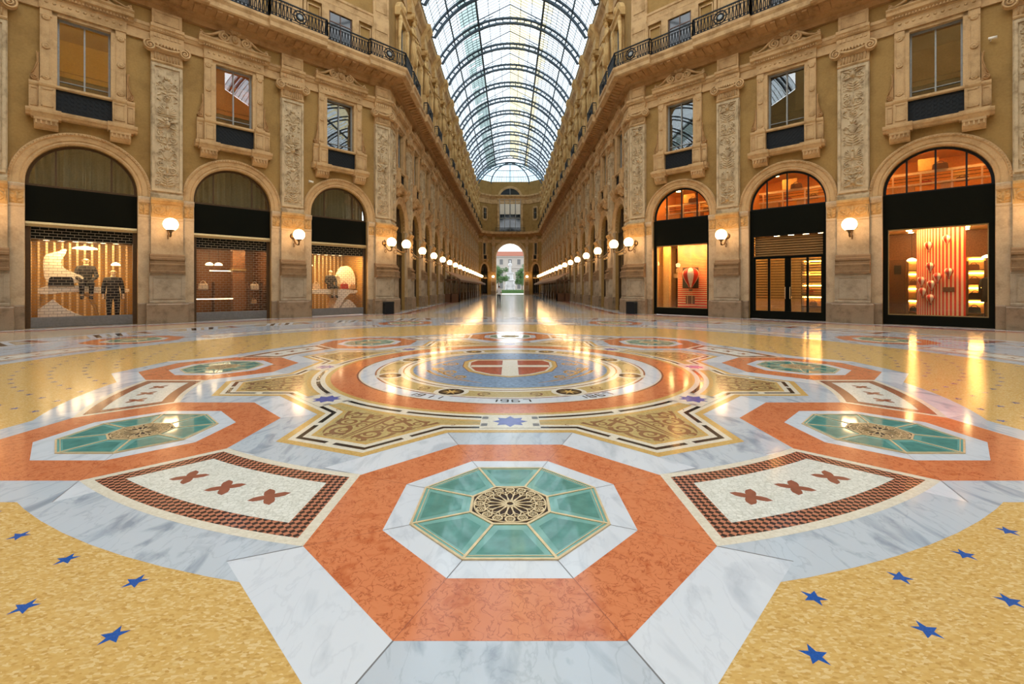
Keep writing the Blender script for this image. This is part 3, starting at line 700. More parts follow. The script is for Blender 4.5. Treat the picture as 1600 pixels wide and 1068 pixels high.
def arabesque(H, hw, seed, kinds):
    R_ = random.Random(seed); S = [([(0, .05), (0, H-.05)], .014)]; z = .08; i = 0
    while z < H-.45:
        k = kinds[i % len(kinds)]; i += 1
        if k == 'scroll':
            S += [sp(hw*.52, z+.20, .15, -PI/2, 1.5, 1, w=.026), sp(hw*.55, z+.46, .13, PI/2, 1.4, -1, w=.022), leaf(.02, z+.02, hw*.45, z+.06, .035), leaf(.02, z+.3, hw*.8, z+.34, .03), leaf(0, z+.1, 0, z+.5, .05)]; z += .62
        elif k == 'urn':
            for t in np.linspace(0, 1, 10): S.append(([(0, z+.05+.34*t), (.02+.10*math.sin(PI*t*.9)+.03*t, z+.05+.34*t)], .024))
            S += [([(0, z+.02), (.09, z+.02)], .02), ([(.0, z+.42), (.16, z+.42)], .02), sp(hw*.68, z+.28, .09, PI, 1.3, -1, w=.02), leaf(hw*.3, z+.05, hw*.85, z+.1, .03), leaf(.03, z+.46, .1, z+.62, .04), leaf(0, z+.46, 0, z+.68, .045)]; z += .70
        elif k == 'rosette':
            S += [sp(0, z+.2, .14, 0, 1.0, 1, shrink=1.0, w=.022), ([(0, z+.2), (.001, z+.2)], .055)]
            for a in range(6): S.append(leaf(.05*math.cos(a*PI/3), z+.2+.05*math.sin(a*PI/3), .12*math.cos(a*PI/3), z+.2+.12*math.sin(a*PI/3), .03))
            S += [leaf(hw*.55, z+.05, hw*.92, z+.16, .03), leaf(hw*.55, z+.36, hw*.92, z+.26, .03), leaf(.02, z+.38, hw*.6, z+.44, .03)]; z += .50
        elif k == 'wing':
            for t in range(5): S.append(leaf(.05, z+.10+.03*t, hw*(.92-.1*t), z+.12+.095*t, .028))
            S += [([(0, z+.08), (0, z+.3)], .06), ([(0, z+.42), (.001, z+.42)], .055), ([(.02, z+.02), (hw*.8, z+.02)], .022)]; z += .58
        elif k == 'mask':
            S += [([(0, z+.2), (0, z+.28)], .10), leaf(.08, z+.12, hw*.9, z+.05, .04), leaf(.08, z+.3, hw*.9, z+.42, .04), sp(hw*.6, z+.22, .08, 0, 1.2, 1, w=.02), leaf(0, z+.34, 0, z+.5, .06), leaf(.03, z+.36, .16, z+.5, .035)]; z += .56
        else:
            for t in range(4):
                S.append(leaf(.01, z+.06+.1*t, hw*.75-.05*t, z+.16+.1*t, .032)); S.append(sp(hw*.75, z+.10+.11*t, .04, 0, 1, 1, w=.016))
            z += .52
    for _ in range(60):
        x, zz = R_.uniform(.1, hw*.95), R_.uniform(.1, H-.1); S.append(leaf(x, zz, x+R_.uniform(-.05, .05), zz+R_.uniform(-.07, .07), R_.uniform(.012, .026)))
    return S
RW, RH = .84, 5.16
RELV = []
for sd, kk in ((1, ['leafy', 'scroll', 'urn', 'scroll', 'mask', 'wing', 'rosette', 'urn']), (2, ['mask', 'scroll', 'wing', 'leafy', 'urn', 'rosette', 'scroll', 'leafy'])):
    v, f = relief(RW, RH, arabesque(RH, RW/2-.03, sd, kk), .0105, 2.0); mb = MB(); mb.add(v, f, 0, True); RELV.append(mb.mesh('relief_carving', ['relief']))
v, f = relief(RW, RH, arabesque(RH, RW/2-.03, 3, ['scroll', 'urn', 'leafy', 'wing', 'rosette', 'mask']), .026, 2.0); mb = MB(); mb.add(v, f, 0, True); RELV.append(mb.mesh('relief_carving', ['relief']))
v, f = relief(1.08, .56, [sp(.32, .28, .2, PI, 1.5, 1, w=.032), sp(.14, .2, .10, 0, 1.3, -1, w=.025), leaf(.0, .08, .0, .5, .07), leaf(.05, .3, .22, .5, .04), leaf(.5, .08, .52, .5, .04), leaf(.05, .1, .25, .05, .03), leaf(.4, .5, .5, .44, .03)], .012, 1.2)
mb = MB(); mb.add(v, f, 0, True); CAPREL = mb.mesh('cap_carving', ['capst'])
v, f = relief(.36, .56, [sp(.09, .30, .08, PI, 1.3, 1, w=.03), leaf(0, .05, 0, .5, .05), leaf(.03, .1, .14, .12, .03), leaf(.03, .45, .14, .5, .03)], .014, 1.2)
mb = MB(); mb.add(v, f, 0, True); SIDEREL = mb.mesh('cap_carving', ['capst'])

# ------------------------------------------------------------------ piers with carved pilasters
def volute(mb, cx, cz, y, r, sg, mat=0):
    pts = spiral(cx, cz, r, PI/2, 2.0, sg, 36, .12); n = len(pts)
    mb.tube([(x, y-.05-.03*i/n, z) for i, (x, z) in enumerate(pts)], np.linspace(r*.19, r*.12, n), 6, mat)
    mb.prismy([(cx+r*.98*math.cos(2*PI*i/20), cz+r*.98*math.sin(2*PI*i/20)) for i in range(20)], y-.03, y+.12, mat)
    mb.ball((cx, y-.08, cz), r*.2, 8, mat)
PBASE = [(0, 0), (.45, 0), (.45, .80), (.42, .84), (.42, .88), (0, .88)]
PPED = [(0, .88), (.38, .88), (.38, .94), (.36, .97), (.36, 2.02), (.38, 2.06), (.38, 2.13), (0, 2.13)]
PMLD = [(0, 2.13), (.46, 2.13), (.47, 2.22), (.44, 2.24), (.44, 2.44), (.45, 2.46), (.45, 2.52), (.38, 2.55), (.37, 2.66), (.41, 2.70), (.41, 2.78), (.30, 2.82), (.29, 2.90), (.25, 2.95), (0, 2.95)]
PSHA = [(0, 2.95), (.24, 2.95), (.24, 4.42), (.27, 4.44), (.27, 4.50), (0, 4.50)]
PCAP = [(0, 4.50), (.245, 4.50), (.245, 5.06), (.29, 5.09), (.31, 5.17), (.35, 5.20), (.35, 5.29), (.30, 5.33), (0, 5.33)]
PFRM = [(0, 5.33), (.22, 5.33), (.22, 5.48), (.19, 5.52), (.17, 5.56), (.17, 11.08), (0, 11.08)]
PNECK = [(0, 11.08), (.19, 11.08), (.22, 11.14), (.19, 11.18), (.17, 11.20), (.17, 11.52), (0, 11.52)]
PABA = [(0, 11.52), (.20, 11.52), (.24, 11.66), (.24, 11.78), (.30, 11.82), (.30, 11.92), (0, 11.92)]
PENT = [(0, 11.92), (.26, 11.92), (.27, 12.08), (.23, 12.10), (.23, 12.32), (.28, 12.34), (.34, 12.46), (.38, 12.50), (.38, 12.62), (0, 12.66)]
PATT = [(0, 12.66), (.20, 12.66), (.20, 13.30), (0, 13.30)]
SIDEB = [(0, 0), (.17, 0), (.17, .84), (.13, .88), (0, .88)]
SIDES = [(0, .88), (.12, .88), (.12, 4.46), (.14, 4.5), (.14, 4.56), (.125, 4.58), (.125, 5.06), (.17, 5.10), (.2, 5.2), (.2, 5.29), (.16, 5.33), (0, 5.33)]
def seg(h): return [(-h, 0), (h, 0)]
def panel_mould(mb, x0, x1, z0, z1, y, w=.03, d=.025, mat=0):
    for a, b, c, e in ((x0, x1, z0, z0+w), (x0, x1, z1-w, z1), (x0, x0+w, z0, z1), (x1-w, x1, z0, z1)): mb.box(a, b, y-d, y, c, e, mat)
def dentils(mb, x0, x1, z0, z1, y0, y1, n, mat=0):
    for i in range(n):
        c = x0+(x1-x0)*(i+.5)/n; w = (x1-x0)/n*.3; mb.box(c-w, c+w, y1, y0, z0, z1, mat)
def make_pier(carve, label, bent=None):
    """bent: None, or (angle) of the wall to the right of the corner, seen from the front"""
    root = thing('pilaster', label, 'pilaster')
    def P(h, hl=None):
        if bent is None: return seg(h)
        e = (UC-7.16)+(h-.555); a = bent['a']; k = e if hl is None else hl
        L0 = (-e if bent['side'] > 0 else -(1.1+h-.555)); R0 = (1.1+h-.555 if bent['side'] > 0 else e)
        # corner at origin, straight towards -x on one side, turned wall on the other
        if bent['side'] > 0: return [(-e, 0), (0, 0), (R0*math.cos(a), R0*math.sin(a))]
        return [(L0*math.cos(a), -L0*math.sin(-a)*-1), (0, 0), (e, 0)]
    def part(name, prof, h, mat):
        mb = MB(); mb.sweep(P(h), prof); return mb.obj(name, mat, root)
    part('base', PBASE, .72, 'granite'); ped = part('pedestal', PPED, .62, 'pierg')
    part('moulding', PMLD, .60, 'mould'); part('shaft', PSHA, .555, 'pier'); cap = part('cap', PCAP, .56, 'capst')
    part('panel_frame', PFRM, .55, 'relief'); part('necking', PNECK, .55, 'trim')
    ab = part('capital', PABA, .56, 'trim'); part('entablature_block', PENT, .58, 'trim'); at = part('attic_block', PATT, .52, 'trim')
    if bent is None:
        for s_ in (-1, 1):
            mb = MB(); mb.sweep([(min(s_*.555, s_*.97), 0), (max(s_*.555, s_*.97), 0)], SIDEB); mb.obj('side_base', 'granite', root)
            mb = MB(); mb.sweep([(min(s_*.555, s_*.97), 0), (max(s_*.555, s_*.97), 0)], SIDES); sd = mb.obj('side_strip', 'pier', root)
            link('carving', SIDEREL, sd, (s_*.765, -.127, 4.54))
        spots = [((0, 0), 0, 1.0)]
    else:
        e = UC-7.16; a_ = bent['a']; s_ = bent['side']
        for pth, cx, rz_ in (([(-e-.42, 0), (-e, 0)], (-e-.21, 0), 0), ([(1.1*math.cos(a_), 1.1*math.sin(a_)), (1.30*math.cos(a_), 1.30*math.sin(a_))], None, 0)):
            if s_ < 0: pth = [(-x, y) for x, y in pth][::-1]
            mb = MB(); mb.sweep(pth, SIDEB); mb.obj('side_base', 'granite', root)
            mb = MB(); mb.sweep(pth, SIDES); sd = mb.obj('side_strip', 'pier', root)
            if cx: link('carving', SIDEREL, sd, (cx[0]*s_, -.127, 4.54))
        e = (UC-7.16)/2
        if bent['side'] > 0: spots = [((-e, 0), 0, e/.5), ((.55*math.cos(bent['a']), .55*math.sin(bent['a'])), bent['a'], 1.0)]
        else: spots = [((e, 0), 0, e/.5), ((-.55*math.cos(bent['a']), .55*math.sin(bent['a'])*1), -bent['a'], 1.0)]
    for (x, y), a, s_ in spots:
        n = (math.sin(a), -math.cos(a))
        def at_(w, z): return (x+n[0]*w, y+n[1]*w, z)
        k = min(1.0, .88 if bent else 1.0)
        o = link('relief_panel', RELV[carve], root, at_(.187, 5.74), a); o.scale = (k, 1, 1)
        mb = MB(); h = .48*k
        for a0, a1, z0, z1 in ((-h-.04, -h+.05, 5.62, 11.02), (h-.05, h+.04, 5.62, 11.02), (-h, h, 5.62, 5.72), (-h, h, 10.92, 11.02)): mb.box(a0, a1, -.24, -.16, z0, z1)
        mb.box(-h, h, -.186, -.16, 5.62, 11.02)
        mb.obj('panel_border', 'relief', root, (x, y, 0), a)
        o = link('carving', CAPREL, cap, at_(.25, 4.53), a); o.scale = (k, 1, 1)
        mb = MB(); panel_mould(mb, -.5*k, .5*k, 1.04, 1.98, -.36); mb.obj('panel_moulding', 'pierg', ped, (x, y, 0), a)
        mb = MB(); panel_mould(mb, -.44*k, .44*k, 12.74, 13.22, -.20); mb.obj('panel_moulding', 'trim', at, (x, y, 0), a)
        mb = MB()
        for s2 in (-1, 1): volute(mb, s2*.60*k, 11.69, -.27, .215, -s2)
        mb.tube([(-.4*k, -.31, 11.70), (-.2*k, -.33, 11.64), (0, -.34, 11.62), (.2*k, -.33, 11.64), (.4*k, -.31, 11.70)], .06, 6)
        for i in range(7): mb.ball(((i-3)*.11*k, -.33, 11.78), (.045, .04, .07), 8)
        for i in range(9): mb.tube([((i-4)*.105*k, -.185, 11.22), ((i-4)*.105*k, -.185, 11.5)], .028, 5)
        mb.obj('volutes', 'trim', ab, (x, y, 0), a)
        mb = MB(); dentils(mb, -.5*k, .5*k, 12.13, 12.29, -.23, -.26, 7); mb.obj('frieze_bosses', 'trim', ab, (x, y, 0), a); mb = MB(); dentils(mb, -.52*k, .52*k, 12.38, 12.46, -.28, -.33, 12); mb.obj('dentils', 'trim', ab, (x, y, 0), a)
    return root
SIDEN = {'left': 'left', 'right': 'right'}
p0 = make_pier(0, 'x'); p1 = make_pier(1, 'x'); pa = make_pier(2, 'x')
def put(o, f, u, label, group=None, w=0):
    o.location = f(u, w); o.rotation_euler = (0, 0, f.rz); o['label'] = label
    if group: o['group'] = group
put(p0, FL, -2.57, 'tall carved pilaster between the near gold shop and the handbag shop on the left', 'carved pilasters of the rotunda')
for u, l in ((2.57, 'tall carved pilaster between the handbag shop and the farther gold shop on the left'), (-7.71, 'carved pilaster cut by the left edge of the photo')):
    dup(p0, FL(u), FL.rz, l, 'carved pilasters of the rotunda')
put(p1, FR, 2.57, 'tall carved pilaster between the louvred black door and the striped window at right', 'carved pilasters of the rotunda')
for u, l in ((-2.57, 'tall carved pilaster between the big balloon window and the louvred black door'), (7.71, 'carved pilaster cut by the right edge of the photo')):
    dup(p1, FR(u), FR.rz, l, 'carved pilasters of the rotunda')
c1 = make_pier(0, 'carved corner pilaster where the left shop wall turns into the arcade', {'a': rad(45), 'side': 1}); c1.location = FL(UC); c1.rotation_euler = (0, 0, FL.rz); c1['group'] = 'carved corner pilasters'
c2 = make_pier(1, 'carved corner pilaster where the right shop wall turns into the arcade', {'a': rad(45), 'side': -1}); c2.location = FR(-UC); c2.rotation_euler = (0, 0, FR.rz); c2['group'] = 'carved corner pilasters'
# arcade pilasters
first = True
for f, sg, nm in ((AL, 1, 'left'), (AR, -1, 'right')):
    for k in range(1, NARC+1):
        u = arm_u(k)*sg; l = f'{ORD[k-1]} pilaster along the {nm} arcade wall beyond the corner pilaster, slim in the distance'
        if first: put(pa, f, u, l, 'arcade pilasters'); pa.scale = (AS, 1, 1); first = False
        else: dup(pa, f(u), f.rz, l, 'arcade pilasters', (AS, 1, 1))
for x, nm in ((-3.86, 'left'), (3.86, 'right')): dup(pa, EF(x), 0, f'pilaster flanking the far bright archway on its {nm} side', 'arcade pilasters', (.55, 1, 1))

# ------------------------------------------------------------------ arch mouldings
mb = MB(); mb.arch([(1.60, .10), (1.60, -.05), (1.66, -.09), (1.72, -.06), (1.76, -.10), (1.92, -.12), (1.95, -.17), (2.03, -.17), (2.06, -.08), (2.06, 0), (1.7, .0)], 5.45, 5.33, 36)
for i in range(56):
    a = PI*(i+.5)/56; c, s_ = math.cos(a), math.sin(a); mb.ball((1.99*c, -.18, 5.45+1.99*s_), .028, 6)
ARCHM = mb.mesh('arch_moulding', ['trim'])
TN = [6]
def trim(f, u, sx=1):
    o = struct(link(f'trim_{TN[0]}', ARCHM, None, f(u), f.rz)); o.scale = (sx, 1, 1); TN[0] += 1
for u in OC: trim(FL, u); trim(FR, u)
for c in AC: trim(AL, c, AS); trim(AR, -c, AS)
trim(CL, 0, .66); trim(CR, 0, .66)

# ------------------------------------------------------------------ first-floor windows
def make_window(dark):
    Z0 = 7.38
    root = thing('window_1', None, None); struct(root)
    def fin(mb, n, m, par=root): mb.dz = 0; return mb.obj(n, m, par)
    mb = MB(Z0); prof = [(0, 7.86), (.26, 7.86), (.30, 7.94), (.34, 7.97), (.36, 8.04), (.36, 8.11), (0, 8.14)]
    mb.sweep(seg(1.58), prof)
    for s_ in (-1, 1): mb.sweep([(s_*1.05-.40, 0), (s_*1.05+.40, 0)], [(0, 7.80), (.34, 7.80), (.40, 7.92), (.44, 7.97), (.45, 8.04), (.45, 8.12), (0, 8.145)])
    fin(mb, 'balcony_sill', 'trim')
    for s_ in (-1, 1):
        mb = MB(Z0); mb.sweep([(s_*1.05-.32, 0), (s_*1.05+.32, 0)], [(0, 7.42), (.10, 7.40), (.20, 7.46), (.27, 7.56), (.29, 7.66), (.34, 7.72), (.34, 7.80), (0, 7.80)])
        for i in range(5): mb.box(s_*1.05-.28+i*.13, s_*1.05-.24+i*.13, -.36, -.1, 7.56, 7.7)
        fin(mb, 'corbel', 'trim')
    for s_ in (-1, 1):
        mb = MB(Z0); a, b = (.80, 1.24); x0, x1 = sorted((s_*a, s_*b)); mb.sweep([(x0, 0), (x1, 0)], [(0, 8.14), (.30, 8.14), (.30, 8.96), (.33, 9.0), (.35, 9.06), (.35, 9.14), (0, 9.16)])
        panel_mould(mb, x0+.06, x1-.06, 8.24, 8.9, -.30)
        x0, x1 = sorted((s_*1.24, s_*1.50)); mb.sweep([(x0, 0), (x1, 0)], [(0, 8.14), (.16, 8.14), (.16, 8.96), (.19, 9.0), (.21, 9.06), (.21, 9.14), (0, 9.16)]); panel_mould(mb, x0+.04, x1-.04, 8.24, 8.9, -.16, .02)
        fin(mb, 'pedestal', 'trim')
    mb = MB(Z0); mb.sweep(seg(.80), [(.06, 9.0), (.20, 9.0), (.24, 9.04), (.24, 9.12), (.06, 9.14)], closed=True); fin(mb, 'hand_rail', 'trim')
    mb = MB(Z0); mb.box(-.80, .80, -.10, -.06, 8.14, 9.0)
    for i in range(9):
        for j in range(5):
            cx, cz = -.70+i*.175, 8.24+j*.165; mb.tube([(cx+.07*math.cos(2*PI*q_/8), -.105, cz+.07*math.sin(2*PI*q_/8)) for q_ in range(9)], .010, 4, 0, False, False)
    fin(mb, 'parapet_grille', 'iron')
    for s_ in (-1, 1):
        mb = MB(Z0); x0, x1 = sorted((s_*.90, s_*1.22)); mb.sweep([(x0, 0), (x1, 0)], [(0, 9.16), (.15, 9.16), (.15, 9.26), (.12, 9.30), (.12, 11.62), (.15, 11.68), (.15, 11.92), (0, 11.92)])
        panel_mould(mb, x0+.03, x1-.03, 9.36, 11.56, -.12, .025, .02); xc = (x0+x1)/2
        for zc, r in ((10.55, .12), (11.62, .11), (9.38, .10)):
            mb.lathe([(.001, .04), (r*.35, .045), (r*.5, .02), (r*.75, .045), (r, .03), (r, 0)], 14, (0, 0, 0)); k = 14*6
            for q_ in range(len(mb.v)-k, len(mb.v)):
                x, y, z = mb.v[q_]; z += Z0; mb.v[q_] = (xc+x, -.12-z, zc+y-Z0)
        fin(mb, 'jamb_pilaster', 'trim')
    mb = MB(Z0)
    for s_ in (-1, 1):
        P_ = [(s_*1.24, 9.18), (s_*1.44, 9.18)]+[(s_*(1.36+.12*math.cos(t)), 9.30+.12*math.sin(t)) for t in np.linspace(-1.2, 1.3, 8)]+[(s_*1.33, 9.62), (s_*1.28, 9.85), (s_*1.27, 10.2), (s_*1.24, 10.3)]
        mb.prismy(P_ if s_ > 0 else P_[::-1], -.12, 0)
        mb.tube([(x, -.13, z) for x, z in spiral(s_*1.36, 9.30, .11, PI/2, 1.6, -s_, 20, .15)], .022, 5); mb.tube([(s_*1.43, -.13, 9.40), (s_*1.34, -.13, 9.65), (s_*1.28, -.13, 9.9), (s_*1.29, -.13, 10.2), (s_*1.32, -.14, 10.26)], .022, 5)
    fin(mb, 'side_scroll', 'trimd')
    mb = MB(Z0)
    for x0, x1, z0, z1 in ((-.90, -.76, 9.14, 11.92), (.76, .90, 9.14, 11.92), (-.90, .90, 11.78, 11.92)): mb.box(x0, x1, -.10, .1, z0, z1)
    fin(mb, 'architrave', 'trim')
    mb = MB(Z0); mb.sweep(seg(1.24), [(0, 11.92), (.18, 11.92), (.19, 12.02), (.16, 12.04), (.16, 12.36), (.22, 12.40), (0, 12.42)])
    for i in range(11): mb.lathe([(.055, 0), (.05, .02), (.02, .03), (.001, .03)], 8); k = 8*4; \
        [mb.v.__setitem__(q_, (-1.05+i*.21+mb.v[q_][0], -.16-(mb.v[q_][2]+Z0), 12.20+mb.v[q_][1]-Z0)) for q_ in range(len(mb.v)-k, len(mb.v))]
    fin(mb, 'frieze', 'trim')
    mb = MB(Z0); mb.sweep(seg(1.46), [(0, 12.42), (.22, 12.42), (.26, 12.50), (.38, 12.56), (.40, 12.68), (.46, 12.76), (.46, 12.80), (0, 12.84)]); dentils(mb, -1.3, 1.3, 12.43, 12.51, -.22, -.30, 26); fin(mb, 'cornice', 'trim')
    mb = MB(Z0)
    half = [(0, 12.84), (1.25, 12.84), (1.2, 12.90), (.85, 12.95), (.66, 13.06), (.46, 13.20), (.26, 13.20), (.16, 13.36), (.12, 13.52), (0, 13.56)]
    mb.prismy(half+[(-x, z) for x, z in half[::-1][1:-1]], -.14, -.04)
    for s_ in (-1, 1):
        mb.tube([(x, -.19, z) for x, z in spiral(s_*.44, 13.12, .23, PI*.5, 2.0, -s_, 34, .12)], np.linspace(.06, .04, 34), 6)
        mb.tube([(s_*.5, -.17, 13.34), (s_*.72, -.18, 13.2), (s_*.92, -.18, 13.05), (s_*1.2, -.18, 12.95), (s_*1.3, -.19, 12.98), (s_*1.32, -.19, 13.06)], [.06, .065, .06, .05, .045, .04], 6)
        mb.ball((s_*1.36, -.2, 12.93), (.07, .07, .10), 8); mb.ball((s_*1.36, -.2, 13.06), .045, 8)
    mb.ball((0, -.16, 13.16), (.15, .09, .19), 12); mb.ball((0, -.23, 13.16), (.07, .05, .1), 8)
    for i in range(7): a = PI*(i+.5)/7; mb.tube([(.10*math.cos(a), -.16, 13.34+.06*math.sin(a)), (.24*math.cos(a), -.2, 13.44+.20*math.sin(a))], [.03, .055], 6)
    fin(mb, 'pediment_scroll', 'trim')
    mb = MB(Z0)
    for x0, x1, z0, z1 in ((-.78, -.70, 8.14, 11.84), (.70, .78, 8.14, 11.84), (-.78, .78, 11.72, 11.84), (-.025, .025, 8.9, 11.8), (-.78, .78, 9.12, 9.2), (-.7, .7, 9.42, 9.445)): mb.box(x0, x1, .16, .22, z0, z1)
    fin(mb, 'sash', 'sash')
    mb = MB(Z0); mb.box(-.74, .74, .22, .235, 8.14, 11.84); fin(mb, 'pane', 'darkglass' if dark else 'pane')
    return root, Z0
WN = [1]
def setwin(o, f, u, Z0, sx=1):
    o.location = f(u, 0, Z0); o.rotation_euler = (0, 0, f.rz); o.scale = (sx, 1, 1); o.name = f'window_{WN[0]}'; WN[0] += 1
w0, WZ = make_window(False)
setwin(w0, FL, OC[0], WZ)
for f, u in ((FL, OC[1]), (FL, OC[2]), (FR, OC[0]), (FR, OC[1]), (FR, OC[2])): setwin(dup(w0, (0, 0, 0), 0), f, u, WZ)
w1, _ = make_window(True); setwin(w1, AL, AC[0], WZ, AS)
for f, u, s_ in [(AL, c, AS) for c in AC[1:]]+[(AR, -c, AS) for c in AC]+[(CL, 0, .6), (CR, 0, .6)]: setwin(dup(w1, (0, 0, 0), 0), f, u, WZ, s_)

# rooms behind the six near windows
def room(name, f, u, x0, x1, y0, y1, z0, z1, wall, ceil, floor_):
    def pl(n, vs, m):
        mb = MB(); mb.add(vs, [(0, 1, 2, 3)]); return struct(mb.obj(n, m, None, f(u), f.rz))
    pl('wall_'+name+'_back', [(x0, y1, z0), (x1, y1, z0), (x1, y1, z1), (x0, y1, z1)], wall)
    pl('wall_'+name+'_left', [(x0, y0, z0), (x0, y1, z0), (x0, y1, z1), (x0, y0, z1)], wall); pl('wall_'+name+'_right', [(x1, y1, z0), (x1, y0, z0), (x1, y0, z1), (x1, y1, z1)], wall)
    pl('ceiling_'+name, [(x0, y0, z1), (x0, y1, z1), (x1, y1, z1), (x1, y0, z1)], ceil); pl('floor_'+name, [(x0, y0, z0), (x1, y0, z0), (x1, y1, z0), (x0, y1, z0)], floor_)
M['fillbulb'] = emit('hidden_fill_lamp', (1.0, .66, .20), 60.0)  # glow of the unseen lamps added to brighten the upper rooms
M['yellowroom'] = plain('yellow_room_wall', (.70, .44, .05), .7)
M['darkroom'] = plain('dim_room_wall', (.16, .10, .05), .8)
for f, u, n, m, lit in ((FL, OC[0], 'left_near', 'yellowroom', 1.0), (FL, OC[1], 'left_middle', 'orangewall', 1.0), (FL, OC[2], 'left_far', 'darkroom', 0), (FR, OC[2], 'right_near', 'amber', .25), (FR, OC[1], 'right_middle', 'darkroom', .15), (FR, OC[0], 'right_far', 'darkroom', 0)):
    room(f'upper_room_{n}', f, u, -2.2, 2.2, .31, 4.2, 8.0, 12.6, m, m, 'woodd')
    mb = MB(); mb.box(-2.18, 2.18, 4.0, 4.19, 10.9, 11.12); mb.box(-2.18, 2.18, 3.92, 4.19, 11.12, 11.22); mb.box(-2.18, 2.18, 4.08, 4.19, 8.1, 10.9, 1); struct(mb.obj(f'trim_{TN[0]}', [m, 'woodd'], None, f(u), f.rz)); TN[0] += 1
    if lit:
        o = thing('ceiling_lamp', {('left_near'): 'unseen lamp added to light the yellow room behind the upper window at far left', 'left_middle': 'unseen lamp added to light the orange room behind the window over the handbag shop', 'right_near': 'unseen lamp added to light the dim room behind the upper window at far right', 'right_middle': 'unseen lamp added to light the dim room behind the window over the louvred door'}[n], 'lamp', f(u+.3, -.75, 12.15), f.rz)  # added lamp, out of sight above the window head, brightening the room
        mb = MB(); mb.ball((0, 0, .12), .18 if lit > .5 else .09, 12); mb.obj('fill_globe', 'fillbulb', o)
        mb = MB(); mb.bar((0, 0, .28), (0, 0, .44), .02); mb.obj('rod', 'lampbronze', o)
# ------------------------------------------------------------------ balconies with cast-iron railings
RESS = [(0, 13.86), (1.14, 13.90), (1.20, 13.96), (1.20, 14.16), (1.27, 14.30), (1.27, 14.43), (0, 14.43)]
def railing(mb, path, z0=14.44, h=.86, step=.165, medal=()):
    # path: polyline of (x, y)
    def pt(p, z): return (p[0], p[1], z)
    for z, r in ((z0+.05, .03), (z0+.17, .018), (z0+h-.16, .018), (z0+h, .042)):
        for a, b in zip(path[:-1], path[1:]): mb.bar(pt(a, z), pt(b, z), r)
    for a, b in zip(path[:-1], path[1:]):
        L = math.hypot(b[0]-a[0], b[1]-a[1]); n = max(1, int(round(L/step))); ux, uy = (b[0]-a[0])/L, (b[1]-a[1])/L
        mb.bar(pt(a, z0), pt(a, z0+h), .03); mb.bar(pt(b, z0), pt(b, z0+h), .03)
        if L < .4: continue
        for i in range(n):
            d = (i+.5)*L/n; c = (a[0]+ux*d, a[1]+uy*d)
            if any(math.hypot(c[0]-m[0], c[1]-m[1]) < .42 for m in medal): continue
            for s_ in (-1, 1):
                pts = [(c[0]+ux*s_*w, c[1]+uy*s_*w, z0+z) for w, z in ((.010, .06), (.038, .17), (.046, .30), (.034, .44), (.012, .58), (.022, .66), (.010, .70))]
                mb.tube(pts, .024, 4, 0, False, False)
            mb.tube([(c[0]+ux*.055*math.cos(q*PI/4), c[1]+uy*.055*math.cos(q*PI/4), z0+h-.08+.055*math.sin(q*PI/4)) for q in range(9)], .012, 4, 0, False, False)
            mb.tube([(c[0]+ux*.045*math.cos(q*PI/4), c[1]+uy*.045*math.cos(q*PI/4), z0+.11+.045*math.sin(q*PI/4)) for q in range(9)], .010, 4, 0, False, False)
    for m in medal:
        ux, uy = m[2], m[3]
        for r, w in ((.30, .035), (.16, .05)):
            mb.tube([(m[0]+ux*r*math.cos(q*PI/8), m[1]+uy*r*math.cos(q*PI/8), z0+.44+r*math.sin(q*PI/8)) for q in range(17)], w, 5, 0, True, False)
        for q in range(8): c, s_ = math.cos(q*PI/4), math.sin(q*PI/4); mb.bar((m[0]+ux*.16*c, m[1]+uy*.16*c, z0+.44+.16*s_), (m[0]+ux*.38*c, m[1]+uy*.38*c, z0+.44+.38*s_), .022)
def medalplate(par, m, nrm):
    mb = MB(); ux, uy = m[2], m[3]; n = 20
    for d, r in ((.02, .17), (.045, .10)):
        k = [(m[0]+ux*r*math.cos(2*PI*i/n)+nrm[0]*d, m[1]+uy*r*math.cos(2*PI*i/n)+nrm[1]*d, 14.88+r*math.sin(2*PI*i/n)) for i in range(n)]
        b = [(x-nrm[0]*.04, y-nrm[1]*.04, z) for x, y, z in k]; mb.add(k+b, [list(range(n)), list(range(n, 2*n))[::-1]]+[(i, n+i, n+(i+1) % n, (i+1) % n) for i in range(n)])
    mb.obj('boss', 'sash', par)
def oct_balcony(f, fa, sg, nm):
    root = thing('balcony', f'long stone balcony with dark iron railing across the {nm} shop wall', 'balcony', (0, 0, 0), 0, 'rotunda balconies')
    mb = MB(); us = [-7.71, -2.57, 2.57]
    for u in us: a, b = sorted(((u-1.36)*sg, (u+1.36)*sg)); mb.sweep([f(max(a, -UC))[:2], f(min(b, UC))[:2]], RESS)
    e1, e2 = f(sg*6.34)[:2], fa(sg*1.3)[:2]; c = f(sg*UC)[:2]
    mb.sweep([e1, c, e2] if sg > 0 else [e2, c, e1], RESS); mb.obj('projecting_slab', 'trim', root)
    wi, wo = .98, 1.18
    path = [f(sg*-8.0, wo)]; med = []
    for u in us:
        if u > -7: path += [f(sg*(u-1.36), wi), f(sg*(u-1.36), wo)]
        path += [f(sg*(u+1.36), wo), f(sg*(u+1.36), wi)]
        med.append((*f(sg*u, wo)[:2], math.cos(f.rz), math.sin(f.rz)))
    k = math.tan(PI/8)*wo
    path += [f(sg*6.34, wi), f(sg*6.34, wo), f(sg*(UC+k), wo)]
    path = [p[:2] for p in path]; path += [fa(sg*1.3, wo)[:2], fa(sg*1.3, .9)[:2]]
    med.append((*f(sg*7.5, wo)[:2], math.cos(f.rz), math.sin(f.rz)))
    mb = MB(); railing(mb, path, medal=med); r = mb.obj('railing', 'iron', root)
    for m in med: medalplate(r, m, (math.sin(f.rz), -math.cos(f.rz)))
    return root
